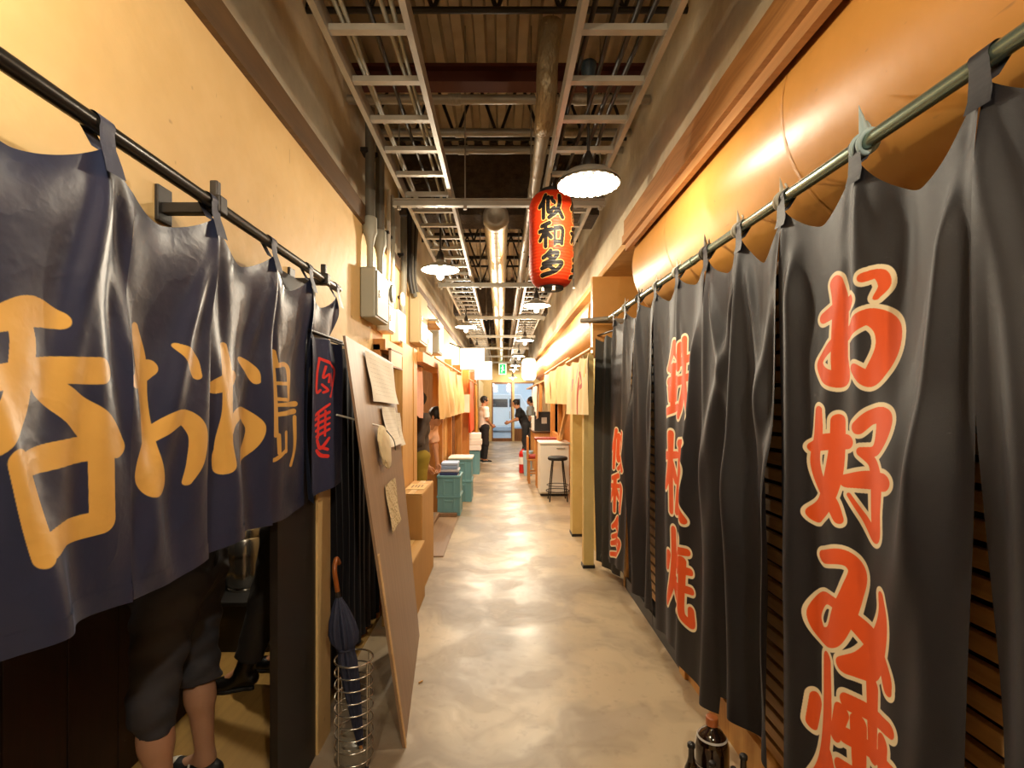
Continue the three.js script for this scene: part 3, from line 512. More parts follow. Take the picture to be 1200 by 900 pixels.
// ---------------------------------------------------------------- left side: board, umbrella, boxes
{
  // four corners: bottom near, bottom far, top far, top near
  const slab = (c, th) => {
    const [a, b, e, f] = c.map(v3), n = b.clone().sub(a).cross(f.clone().sub(a)).normalize().multiplyScalar(th), q = [a, b, e, f, ...[a, b, e, f].map((p) => p.clone().sub(n))];
    const pos = [], uv = [], N = 12, face = (i, j, k, l, w, h) => {           // bilinear patch
      const pt = (u, v) => q[i].clone().lerp(q[j], u).lerp(q[l].clone().lerp(q[k], u), v);
      for (let y = 0; y < N; y++) for (let x = 0; x < N; x++) for (const [du, dv] of [[0, 0], [1, 0], [1, 1], [0, 0], [1, 1], [0, 1]]) { const u = (x + du) / N, v = (y + dv) / N, p = pt(u, v); pos.push(p.x, p.y, p.z); uv.push(u * w, v * h); }
    };
    face(0, 1, 2, 3, 1.2, 1.95); face(5, 4, 7, 6, 1.2, 1.95); face(4, 0, 3, 7, th, 1.95); face(1, 5, 6, 2, th, 1.95); face(4, 5, 1, 0, 1.2, th); face(3, 2, 6, 7, 1.2, th);
    const g = new THREE.BufferGeometry(); g.setAttribute('position', new THREE.Float32BufferAttribute(pos, 3)); g.setAttribute('uv', new THREE.Float32BufferAttribute(uv, 2)); g.computeVertexNormals(); return g;
  };
  const C = [[-0.445, 0.0, -2.36], [-0.562, 0.0, -3.50], [-0.775, 1.87, -3.64], [-0.74, 1.91, -2.42]];
  const at = (u, v, o = 0.004) => { const a = v3(C[0]).lerp(v3(C[1]), u), b = v3(C[3]).lerp(v3(C[2]), u), n = v3(C[1]).sub(v3(C[0])).cross(v3(C[3]).sub(v3(C[0]))).normalize(); return a.lerp(b, v).add(n.multiplyScalar(-o)); };
  const out = (() => { const p = at(0.5, 0.5, 0), q = at(0.5, 0.5, 1); return q.sub(p).x > 0 ? 1 : -1; })();
  const t = thing('leaning_board', 'brown plywood board leaning on the left wall with papers pinned to it', 'board');
  mesh('panel', slab(C, -out * 0.012), M.board, t);
  const inner = (u0, u1, v0, v1, o0) => [at(u0, v0, out * o0), at(u1, v0, out * o0), at(u1, v1, out * o0), at(u0, v1, out * o0)].map((p) => p.toArray());
  mesh('edge_batten', slab(inner(0.0, 0.03, 0.0, 0.46, 0.004), 0.004), M.slat, t);
  // sheets of paper with curled corners
  const sheet = (name, label, u0, u1, v0, v1, skew, curl, mat = M.paper, lines = 0) => {
    const n = 12, pos = [], uv = [], idx = [];
    for (let j = 0; j <= n; j++) for (let i = 0; i <= n; i++) {
      const a = i / n, b = j / n, lift = 0.008 + curl * (Math.pow(1 - b, 2.2) * (0.4 + 0.6 * a) + 0.2 + 0.2 * Math.sin(a * 5 + b * 3) * (1 - b)) + 0.003 * Math.sin(a * 9 + b * 6);
      const p = at(lerp(u0, u1, a), lerp(v0, v1, b) - skew * a, out * lift); pos.push(p.x, p.y, p.z); uv.push(a, b);
    }
    for (let j = 0; j < n; j++) for (let i = 0; i < n; i++) { const a = j * (n + 1) + i; idx.push(a, a + 1, a + n + 1, a + 1, a + n + 2, a + n + 1); }
    const g = new THREE.BufferGeometry(); g.setIndex(idx); g.setAttribute('position', new THREE.Float32BufferAttribute(pos, 3)); g.setAttribute('uv', new THREE.Float32BufferAttribute(uv, 2)); g.computeVertexNormals();
    return tag(mesh(name, g, mat), label, 'paper');
  };
  const printed = (seed, rows, base) => { const r = rng(seed), c = document.createElement('canvas'); c.width = 256; c.height = 256; const x = c.getContext('2d'); x.fillStyle = base; x.fillRect(0, 0, 256, 256); x.fillStyle = 'rgba(90,70,50,0.16)'; for (let i = 0; i < rows; i++) { let a = 24; while (a < 220) { const w = 6 + r() * 22; x.fillRect(a, 28 + i * (210 / rows), w, 3); a += w + 6; } } const tx = new THREE.CanvasTexture(c); tx.colorSpace = THREE.SRGBColorSpace; return std({ map: tx, roughness: 0.9 }); };
  sheet('paper_sheet', 'large white sheet of paper at the top of the leaning board', 0.27, 0.92, 0.84, 0.985, 0.0, 0.02, printed(1, 9, '#ece3cf'));
  sheet('paper_sheet', 'white paper note in the middle of the leaning board, left of a narrower one', 0.48, 0.84, 0.70, 0.828, 0.0, 0.03, printed(2, 8, '#ece3cf'));
  sheet('paper_sheet', 'narrow white paper note at the right edge of the leaning board', 0.87, 1.0, 0.69, 0.81, 0.0, 0.025, printed(3, 7, '#e9dfca'));
  const low = std({ color: 0xcbb384, roughness: 0.95, bumpMap: plasterBump, bumpScale: 0.01 });
  sheet('paper_sheet', 'torn tan paper on the lower half of the leaning board', 0.33, 0.62, 0.465, 0.6, 0.0, 0.01, low);
  // crumpled paper bag hung on a stick
  const bag = thing('paper_bag', 'crumpled tan paper bag tied with a cord to the leaning board', 'bag');
  const p0 = at(0.35, 0.705, out * 0.03), g = new THREE.IcosahedronGeometry(1, 5), gp = g.attributes.position;
  for (let i = 0; i < gp.count; i++) { const x = gp.getX(i), y = gp.getY(i), z = gp.getZ(i), k = 1 + 0.35 * (fbm(x * 3 + 7, y * 3 + z * 2 + 5, 611, 0, 0, 3) - 0.5); gp.setXYZ(i, p0.x + 0.022 * x * k + 0.02 * (-y), p0.y + 0.12 * y * k, p0.z + 0.1 * z * k * (1 + 0.25 * y)); }
  g.computeVertexNormals(); mesh('bag', toCreasedNormals(g, 0.4), std({ color: 0xd8c49a, roughness: 0.9 }), bag);
  mesh('cord', tube([[p0.x + 0.025, p0.y + 0.1, p0.z + 0.07], [p0.x + 0.045, p0.y + 0.04, p0.z - 0.02], [p0.x + 0.04, p0.y - 0.02, p0.z - 0.09]], 0.003, 20, 6), M.steelDark, bag);
  const s0 = at(0.33, 0.77, out * 0.02);
  tag(mesh('stick', bar([-0.78, 1.535, -2.42], s0.toArray(), 0.0045, 0.0045, 8), M.white), 'thin pale stick poking out level from the leaning board over the black curtain', 'stick');
}
{
  // wire umbrella stand
  const t = thing('umbrella_stand', 'chrome wire umbrella stand with a clear liner by the black doorpost', 'umbrella stand', [-0.655, 0, 2.27]);
  const R = 0.082, H = 0.46;
  for (let i = 0; i < 9; i++) mesh('ring', new THREE.TorusGeometry(R, i === 8 ? 0.004 : 0.0032, 8, 56).rotateX(Math.PI / 2).translate(0, 0.035 + i * (H - 0.035) / 8, 0), M.chrome, t);
  for (let i = 0; i < 4; i++) { const a = 0.6 + i * Math.PI / 2; mesh('upright', bar([Math.cos(a) * R * 1.03, 0.0, Math.sin(a) * R * 1.03], [Math.cos(a) * R * 1.03, H, Math.sin(a) * R * 1.03], 0.003, 0.003, 8), M.chrome, t); }
  mesh('liner', lathe([[0, 0.012], [R * 0.93, 0.012], [R * 0.95, 0.02], [R * 0.95, 0.1], [R * 0.92, 0.1], [R * 0.92, 0.022], [0, 0.02]], 40), new THREE.MeshPhysicalMaterial({ color: 0xd8d2c2, transmission: 0.8, roughness: 0.25, thickness: 0, side: THREE.DoubleSide }), t);
  for (let i = 0; i < 4; i++) { const a = 0.6 + i * Math.PI / 2; mesh('foot', new THREE.SphereGeometry(0.008, 10, 8).translate(Math.cos(a) * R * 1.03, 0.008, Math.sin(a) * R * 1.03), M.rubber, t); }
  const u = thing('umbrella', 'folded navy umbrella with a brown wooden handle in the wire stand', 'umbrella', [-0.65, 0.03, 2.27]);
  u.rotation.z = 0.0;
  const ax = (y) => [0.03 - 0.13 * y / 0.87, y, 0.0];
  const sect = (y, r, n, amp, ph) => { const o = [], c = ax(y); for (let i = 0; i < 40; i++) { const a = i / 40 * 6.283, k = r * (1 + amp * Math.cos(a * n + ph)); o.push([c[0] + Math.cos(a) * k, y, c[2] + Math.sin(a) * k]); } return o; };
  const rows = [[0.05, 0.012, 0.1], [0.1, 0.018, 0.15], [0.2, 0.024, 0.2], [0.32, 0.032, 0.22], [0.42, 0.035, 0.2], [0.47, 0.032, 0.12], [0.48, 0.036, 0.12], [0.5, 0.048, 0.25], [0.54, 0.052, 0.28], [0.6, 0.045, 0.25], [0.66, 0.028, 0.2], [0.7, 0.012, 0.1]], P = [], I = [];
  rows.forEach(([y, r, a], j) => { for (const q of sect(y, r, 8, a, y * 5)) P.push(...q); if (j) for (let i = 0; i < 40; i++) { const a0 = (j - 1) * 40 + i, a1 = (j - 1) * 40 + (i + 1) % 40; I.push(a0, a0 + 40, a1, a1, a0 + 40, a1 + 40); } });
  const g = new THREE.BufferGeometry(); g.setIndex(I); g.setAttribute('position', new THREE.Float32BufferAttribute(P, 3)); g.computeVertexNormals();
  mesh('canopy', g, std({ color: 0x20243a, roughness: 0.7 }), u);
  const e = new THREE.TorusGeometry(0.034, 0.006, 8, 30).rotateX(Math.PI / 2); mesh('strap', e.translate(ax(0.475)[0], 0.475, 0), std({ color: 0x20243a, roughness: 0.7 }), u);
  mesh('shaft', bar(ax(0.0), ax(0.72), 0.006), M.steelDark, u);
  mesh('tip', bar(ax(0.0), ax(0.07), 0.005, 0.009), M.woodOrange, u);
  mesh('collar', bar(ax(0.7), ax(0.725), 0.011, 0.01), M.steelDark, u);
  mesh('handle', tube([ax(0.725), ax(0.77), ax(0.81), [ax(0.83)[0], 0.84, -0.012], [ax(0.84)[0], 0.858, -0.04], [ax(0.83)[0], 0.83, -0.068]], 0.0105, 40, 10), std({ color: 0x8a4a1c, roughness: 0.3 }), u);
}
// cardboard boxes on end between board and doorway
{
  const cb = (label, x0, x1, y0, y1, d0, d1) => {
    const t = thing('cardboard_box', label, 'box', [(x0 + x1) / 2, y0, (d0 + d1) / 2]), w = x1 - x0, h = y1 - y0, d = d1 - d0;
    mesh('body', uvMetres(rbox(w, h - 0.01, d, 0, (h - 0.01) / 2, 0, 0.008)), M.card, t);
    for (const s of [-1, 1]) mesh('flap', rbox(w * 0.495, 0.006, d, s * w * 0.2475, h - 0.005, 0, 0.002), M.card, t);
    mesh('tape', rbox(0.05, 0.002, d + 0.004, 0, h - 0.001, 0, 0.0008), std({ color: 0xd6b070, roughness: 0.35 }), t);
    return t;
  };
  cb('tall brown cardboard box standing on the floor right behind the board', -0.85, -0.63, 0, 0.46, 3.62, 4.2);
  const b = cb('large brown cardboard box, taller, beyond the leaning board and under the wooden wall', -0.855, -0.66, 0, 0.83, 4.25, 4.95);
  const c = document.createElement('canvas'); c.width = 64; c.height = 128; const x = c.getContext('2d'); x.fillStyle = '#d8b272'; x.fillRect(0, 0, 64, 128); x.fillStyle = '#7a5630'; for (let i = 0; i < 4; i++) x.fillRect(12 + i * 11, 30, 5, 60 - (i % 2) * 16);
  const tx = new THREE.CanvasTexture(c); tx.colorSpace = THREE.SRGBColorSpace;
  mesh('label', new THREE.BoxGeometry(0.16, 0.0015, 0.3).translate(0, 0.832, 0), std({ map: tx, roughness: 0.8 }), b);
}
// electricity boxes, conduits and meters on the left wall
{
  const wallBox = (name, label, x1, y0, y1, d0, d1, mat, lid = true) => {
    const x0 = -0.948, t = thing(name, label, 'box', [x0, y0, (d0 + d1) / 2]), w = x1 - x0, h = y1 - y0, d = d1 - d0;
    mesh('case', rbox(w, h, d, w / 2, h / 2, 0, 0.012), mat, t);
    if (lid) { const l = mesh('door', rbox(0.012, h * 0.9, d * 0.88, w + 0.004, h / 2, 0, 0.005), mat, t); mesh('latch', rbox(0.014, 0.05, 0.02, w + 0.012, h / 2, d * 0.32, 0.004), M.chrome, l); }
    return t;
  };
  wallBox('electricity_box', 'grey electricity box on the left wall, nearest the viewer, conduits entering its top', -0.845, 2.16, 2.5, 3.42, 3.8, M.boxGrey);
  const u = wallBox('electricity_box', 'small grey switch box with a round cover right above the white meter case', -0.85, 2.33, 2.52, 3.86, 4.05, M.boxGrey, false);
  mesh('round_cover', new THREE.CylinderGeometry(0.065, 0.07, 0.02, 32).rotateZ(Math.PI / 2).translate(0.105, 0.1, 0), M.boxGrey, u);
  wallBox('meter_case', 'white meter case lit brightly beside the grey electricity box', -0.86, 2.13, 2.34, 3.86, 4.1, M.white);
  const m = wallBox('wall_unit', 'white rounded unit with a glowing-bright face under the flat pendant lamp', -0.87, 2.1, 2.38, 4.35, 4.62, M.white);
  mesh('ring', new THREE.TorusGeometry(0.05, 0.012, 10, 30).rotateY(Math.PI / 2).translate(0.07, 0.4, -0.05), M.white, m);
  for (const [d, x, y0, y1, l] of [[3.5, -0.9, 2.5, 3.6, 'thick dark vertical conduit rising from the grey electricity box, nearest'], [3.78, -0.9, 2.5, 3.7, 'thick dark vertical conduit rising from the grey electricity box, second']]) {
    const t = thing('conduit', l, 'conduit', [x, 0, d]);
    mesh('pipe', bar([0, y0 + 0.25, 0], [0, y1, 0], 0.034), M.grey2, t);
    mesh('union', lathe([[0.034, y0 + 0.36], [0.046, y0 + 0.35], [0.048, y0 + 0.25], [0.036, y0 + 0.22], [0.024, y0 + 0.16], [0.022, y0 + 0.02], [0.03, y0 + 0.015], [0.03, y0]], 20), M.boxGrey, t);
    mesh('clip', rbox(0.05, 0.03, 0.1, -0.03, y1 - 0.3, 0, 0.004), M.steelDark, t);
  }
  for (const [d, r, l, m2] of [[4.12, 0.016, 'thin pale conduit running down to the white meter case', M.white], [4.25, 0.022, 'grey conduit between the meter case and the wall unit', M.boxGrey], [4.75, 0.03, 'dark downpipe on the left wall past the white wall unit', M.grey2]]) {
    const t = thing('conduit', l, 'conduit', [-0.91, 0, d]);
    mesh('pipe', tube([[0, 3.3, 0], [0, 2.75, 0], [0.0, 2.62, 0.02], [0.0, 2.5, 0.06], [0, 2.38, 0.06]], r, 40, 12), m2, t);
    for (const y of [2.55, 2.95]) mesh('clip', rbox(0.06, 0.02, r * 2 + 0.05, -0.02, y, y < 2.7 ? 0.045 : 0, 0.004), M.steelDark, t);
  }
  wallBox('distribution_box', 'tan electrical cabinet on the left wall past the pipes, above the wooden lintel', -0.84, 2.2, 2.72, 5.25, 5.75, std({ color: 0xb5a27a, roughness: 0.5 }));
  wallBox('distribution_box', 'small bright box on the left wall under a little wooden shelf', -0.86, 2.16, 2.44, 5.9, 6.3, M.white);
  wallBox('distribution_box', 'grey electrical cabinet with conduits high on the left wall above the beige curtain', -0.82, 2.22, 2.66, 6.6, 7.1, M.boxGrey);
  tag(mesh('wall_shelf', rbox(0.2, 0.03, 0.55, -0.85, 2.5, -6.1, 0.006), M.woodLight), 'little wooden shelf on the left wall over a bright box', 'shelf');
  const t = thing('conduit', 'bundle of dark pipes high on the left wall between the lamps', 'conduit', [-0.9, 0, 5.0]);
  for (let i = 0; i < 4; i++) mesh('pipe', tube([[0.01 * i, 3.5, -0.1 * i], [0.0, 2.95, -0.1 * i], [0.0, 2.8, -0.12 * i - 0.02], [0.02, 2.66, -0.15 * i - 0.05]], 0.026 - i * 0.003, 24, 10), i % 2 ? M.grey2 : M.steelDark, t);
}

// ---------------------------------------------------------------- left shop fronts further on
{
  const plank = (x0, x1, y0, y1, d0, d1, n, mat, parent, gap = 0.004) => { const w = (d1 - d0) / n; for (let i = 0; i < n; i++) { const k = (i * 7 % 3) * 0.004; mesh('plank', uvMetres(rbox(x1 - x0 - k, y1 - y0, w - gap, (x0 + x1 - k) / 2, (y0 + y1) / 2, -(d0 + w * (i + 0.5)), 0.004)), mat, parent); } };
  // sliding door behind the board
  const d = structGroup('door_2');
  mesh('door_frame', [box(-1.0, -0.9, 0, 2.02, 3.78, 3.84), box(-1.0, -0.86, 1.98, 2.06, 3.78, 4.45)], M.woodOrange, d);
  plank(-0.98, -0.94, 0.02, 1.98, 3.84, 4.4, 4, M.woodDark, d);
  mesh('door_handle', rbox(0.015, 0.16, 0.03, -0.935, 1.0, -3.92, 0.004), M.steelDark, d);
  const sg = thing('lintel_sign', 'small pinkish sign over the sliding door behind the board', 'sign', [-0.86, 1.93, 4.1]);
  mesh('plate', rbox(0.02, 0.12, 0.42, 0.01, 0.0, 0, 0.004), std({ color: 0xd9b79a, roughness: 0.6 }), sg); mesh('frame', [rbox(0.024, 0.012, 0.44, 0.01, 0.066, 0, 0.003), rbox(0.024, 0.012, 0.44, 0.01, -0.066, 0, 0.003)], M.woodDark, sg);
  // light plank pier
  const w1 = structGroup('wall_planks_1'); plank(-1.0, -0.86, 0, 2.12, 4.44, 5.2, 4, M.woodLight, w1);
  struct('trim_6', [box(-1.0, -0.8, 2.0, 2.1, 5.2, 7.45), box(-1.0, -0.86, 0, 2.0, 7.38, 7.46)], M.woodOrange);
  // interior of the second stall
  struct('wall_inner_left', [box(-2.5, -2.42, 0, 2.6, 4.75, 10.5), box(-2.5, -1.0, 0, 2.6, 10.4, 10.5), box(-1.02, -0.98, 0, 2.06, 10.5, 20.4)], M.woodOrange);
  const w2 = structGroup('wall_planks_2'); plank(-0.98, -0.9, 0, 2.06, 7.46, 8.6, 6, M.woodLight, w2);
  const w3 = structGroup('wall_planks_3'); plank(-0.98, -0.9, 0, 2.06, 8.6, 10.3, 6, M.woodDark, w3);
  struct('trim_7', [box(-0.98, -0.84, 0, 2.3, 8.55, 8.66), box(-0.98, -0.78, 0, 2.3, 9.9, 10.05), box(-0.98, -0.7, 0, 2.3, 11.0, 11.12), box(-0.98, -0.7, 0, 2.3, 12.6, 12.75), box(-0.98, -0.7, 0, 2.4, 14.2, 14.4)], M.woodOrange);
  struct('trim_8', box(-0.98, -0.72, 0, 2.3, 16, 20.4), M.beige);
  // lamp inside the second stall
  const lt = lamp(-1.6, 7.6, 0, 'pendant lamp inside the wooden stall with the two customers', undefined, 2.1, 1.3, 0.5);
  // beige noren
  const s0 = 6.15, s1 = 9.9, cn = thing('noren_curtain', 'plain beige noren across the wooden stall front on the left', 'curtain');
  const base = { rod: (s) => ({ x: -0.79, y: 2.12 + (s - 6) * 0.006 }), out: 1, tabs: [6.15, 7.4, 8.65, 9.9], sag: 0.02, ridge: 0.02, amp: 0.03, pitch: 0.62, bottom: () => 1.38, y0: 1.35, y1: 2.15, lean: 0.05, nu: 70, nv: 30, slitTop: 0.2 };
  for (let i = 0; i < 3; i++) mesh('panel', clothPanel({ ...base, s0: s0 + i * 1.25, s1: s0 + (i + 1) * 1.25, seed: 620 + i, gap: 0.01 }), clothMaterial({ color: 0xd9b47a, roughness: 0.85 }, 1, 1), cn);
  mesh('rod', bar([-0.79, 2.115, -6.05], [-0.79, 2.14, -10], 0.014), M.woodLight, cn);
  // pink cloth hanging in the doorway
  const pk = thing('hanging_cloth', 'dusty pink cloth hanging at the near side of the wooden doorway', 'cloth');
  mesh('cloth', clothPanel({ rod: () => ({ x: -0.93, y: 2.05 }), out: 1, tabs: [5.25, 5.55, 5.9], sag: 0.03, ridge: 0.015, amp: 0.014, pitch: 0.2, s0: 5.25, s1: 5.9, seed: 633, bottom: (s) => 1.55 + (s - 5.25) * -0.35 + 0.25 * Math.abs(s - 5.6), y0: 1.2, y1: 2.05, nu: 40, nv: 40 }), clothMaterial({ color: 0xd7a48d, roughness: 0.9 }, 0.6, 0.8), pk);
  mesh('rod', bar([-0.93, 2.0, -5.22], [-0.93, 2.0, -6.0], 0.009), M.steelDark, pk);
  // red-orange banner and white towel
  const rb = thing('banner', 'red-orange banner cloth hanging beside the man in a white shirt', 'banner');
  mesh('cloth', clothPanel({ rod: () => ({ x: -0.68, y: 2.08 }), out: 1, tabs: [10.6, 11.2, 11.9], sag: 0.02, ridge: 0.02, amp: 0.03, pitch: 0.4, s0: 10.6, s1: 11.9, seed: 640, bottom: () => 0.94, y0: 0.9, y1: 2.1, nu: 40, nv: 40 }), clothMaterial({ color: 0xdf5a32, roughness: 0.85 }, 1, 1.6), rb);
  mesh('pole', bar([-0.68, 2.06, -10.5], [-0.68, 2.06, -12], 0.012), M.woodLight, rb);
  const yb = thing('banner', 'narrow mustard banner hanging right behind the red-orange one', 'banner');
  mesh('cloth', clothPanel({ rod: () => ({ x: -0.64, y: 2.05 }), out: 1, tabs: [12.1, 12.6, 13.1], sag: 0.02, ridge: 0.01, amp: 0.02, pitch: 0.4, s0: 12.1, s1: 13.1, seed: 641, bottom: () => 0.8, y0: 0.8, y1: 2.1, nu: 30, nv: 30 }), clothMaterial({ color: 0xd69a3a, roughness: 0.85 }, 1, 1.3), yb);
  mesh('pole', bar([-0.64, 2.03, -12.0], [-0.64, 2.03, -13.2], 0.012), M.woodLight, yb);
  const nt = thing('notice', 'small white notice fixed to the wooden post left of the red banner', 'notice', [-0.69, 1.55, 10.3]);
  mesh('sheet', rbox(0.12, 0.36, 0.01, -0.02, 0, 0, 0.003), M.paper, nt); mesh('frame', rbox(0.14, 0.38, 0.006, -0.02, 0, -0.006, 0.002), M.woodLight, nt);
  // light boxes
  const glow = std({ color: 0xffffff, emissive: new THREE.Color(1, 0.97, 0.9), emissiveIntensity: 2.6, roughness: 0.6 });
  for (const [x, y, dd, w, h, l] of [[-0.51, 2.33, 8.9, 0.4, 0.36, 'large blank glowing white light box hung over the passage on the left'], [-0.42, 2.29, 11.7, 0.38, 0.4, 'smaller blank glowing white light box behind the larger one on the left']]) {
    const t = thing('light_box', l, 'sign', [x, y, dd]);
    mesh('frame', rbox(w + 0.02, h + 0.02, 0.1, 0, 0, -0.005, 0.012), M.enamel, t);
    mesh('screen', [rbox(w, h, 0.012, 0, 0, 0.048, 0.004), rbox(w, h, 0.012, 0, 0, -0.058, 0.004)], glow, t);
    mesh('bracket', bar([-w / 2 + 0.05, h / 2, 0], [-w / 2 - 0.2, h / 2 + 0.1, 0], 0.012), M.steelDark, t);
    for (const s of [1, -1]) { const a = new THREE.RectAreaLight(new THREE.Color(1, 0.95, 0.86), 8, w, h); a.position.set(0, 0, s > 0 ? 0.06 : -0.07); if (s > 0) a.rotation.y = Math.PI; t.add(a); a.name = 'screen_light'; }
  }
  // timber threshold in front of the doorway
  struct('trim_9', [box(-1.0, -0.6, 0, 0.012, 5.25, 7.0), box(-0.9, -0.86, 0, 0.06, 5.2, 7.1), box(-0.9, -0.62, 0.0, 0.05, 7.05, 7.12)], M.board);
}
// blue crates
{
  const half = (w, h, d) => { const g = []; g.push(rbox(w, 0.012, d, 0, 0.006, 0, 0.004)); for (const s of [-1, 1]) { g.push(rbox(w, h - 0.03, 0.01, 0, (h - 0.03) / 2, s * (d / 2 - 0.012), 0.003)); g.push(rbox(0.01, h - 0.03, d, s * (w / 2 - 0.012), (h - 0.03) / 2, 0, 0.003)); } return g; };
  const crate = (label, x, y, d, w, h, dep, lid) => {
    const t = thing('plastic_crate', label, 'crate', [x, y, d]);
    mesh('body', half(w, h, dep), M.crate, t);
    mesh('rim', [rbox(w + 0.02, 0.035, 0.03, 0, h - 0.018, dep / 2 - 0.01, 0.008), rbox(w + 0.02, 0.035, 0.03, 0, h - 0.018, -dep / 2 + 0.01, 0.008), rbox(0.03, 0.035, dep, w / 2 - 0.008, h - 0.018, 0, 0.008), rbox(0.03, 0.035, dep, -w / 2 + 0.008, h - 0.018, 0, 0.008)], M.crate, t);
    for (const s of [-1, 1]) mesh('rib', rbox(0.025, h - 0.05, 0.012, s * w * 0.22, (h - 0.04) / 2, dep / 2 - 0.004, 0.004), M.crate, t);
    mesh('grip', rbox(w * 0.35, 0.03, 0.014, 0, h - 0.075, dep / 2 - 0.002, 0.006), M.crate, t);
    if (lid) mesh('lid', rbox(w + 0.03, 0.03, dep + 0.03, 0, h + 0.01, 0, 0.012), M.white, t);
    return t;
  };
  crate('blue plastic crate at the bottom of the nearest stack, on the floor', -0.74, 0, 7.35, 0.32, 0.28, 0.42);
  crate('blue plastic crate full of folded cloths on top of the nearest stack', -0.74, 0.28, 7.35, 0.32, 0.28, 0.42);
  crate('blue plastic crate at the bottom of the stack with the white lid', -0.66, 0, 8.35, 0.36, 0.34, 0.44);
  crate('blue plastic crate with a white lid, topmost of its stack', -0.66, 0.34, 8.35, 0.36, 0.34, 0.44, true);
  crate('blue plastic crate on the floor beside the feet of the man in white', -0.66, 0, 11.4, 0.34, 0.5, 0.44);
  const fold = (name, label, cols, x, y, d) => { const t = thing(name, label, 'cloth', [x, y, d]); cols.forEach(([c, w, h], i) => { let yy = cols.slice(0, i).reduce((a, q) => a + q[2], 0); mesh('fold', rbox(w, h, 0.3, (i % 2) * 0.012 - 0.006, yy + h / 2, 0, 0.016, 3), std({ color: c, roughness: 0.9 }), t); }); return t; };
  fold('folded_cloths', 'stack of folded blue and white cloths in the nearest crate', [[0x2c3a66, 0.25, 0.1], [0xd8d2c8, 0.22, 0.05], [0x35406e, 0.25, 0.05], [0xc8c8d4, 0.26, 0.04], [0x8fa6cf, 0.25, 0.05], [0xaebfde, 0.24, 0.045]], -0.74, 0.4, 7.33);
  fold('folded_cloths', 'white towels piled on the crate beside the man in white', [[0xeae4dc, 0.3, 0.12], [0xe4ddd2, 0.32, 0.12], [0xf0ebe2, 0.3, 0.14]], -0.6, 0.52, 11.3);
}

// ---------------------------------------------------------------- right stall front behind the black noren
{
  const w = structGroup('wall_slats');
  const kinds = [0, 1, 2].map((i) => uvMetres(rbox(0.022, 0.047, 4.7 - 0.0, 0, 0, 0, 0.003).translate(0, 0.1 * i, 0)).translate(0, -0.1 * i, 0));
  for (let i = 0; i < 29; i++) { const m = mesh('slat', kinds[i % 3], M.slat, w); m.position.set(1.105 + (i % 2) * 0.001, 0.19 + i * 0.0655, -2.1); }
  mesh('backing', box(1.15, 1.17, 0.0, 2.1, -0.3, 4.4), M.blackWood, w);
  struct('trim_10', box(1.07, 1.15, 0.0, 0.16, -0.3, 2.94), M.woodLight);
  struct('trim_11', [box(1.05, 1.15, 0, 2.1, 2.94, 3.03), box(1.06, 1.15, 0, 2.1, 4.36, 4.46)], M.woodLight);
  struct('trim_12', box(1.06, 1.15, 0.0, 0.1, 3.03, 4.4), M.blackWood);
  struct('wall_stall_top', box(1.09, 1.2, 2.1, 2.15, -0.3, 4.4), M.woodDarkH);
  struct('wall_stall_inside', box(1.17, 2.0, 1.9, 1.96, -3, 4.85), M.blackWood);
  // dark sheet hung at the far end of the noren
  const b = thing('curtain', 'plain black-green curtain at the far end of the black noren, reaching lower', 'curtain');
  mesh('cloth', clothPanel({ rod: (s) => ({ x: 1.02 - (s - 4.3) * 0.22, y: 2.24 }), out: -1, tabs: [4.34, 4.6, 4.84], sag: 0.05, ridge: 0.01, amp: 0.015, pitch: 0.2, s0: 4.34, s1: 4.84, seed: 650, bottom: () => 0.1, y0: 0, y1: 2.2, nu: 60, nv: 60 }), clothMaterial({ color: 0x232420, roughness: 0.8 }, 0.5, 2), b);
  mesh('rod', bar([1.02, 2.22, -4.3], [0.9, 2.22, -4.9], 0.008), M.steelDark, b);
}
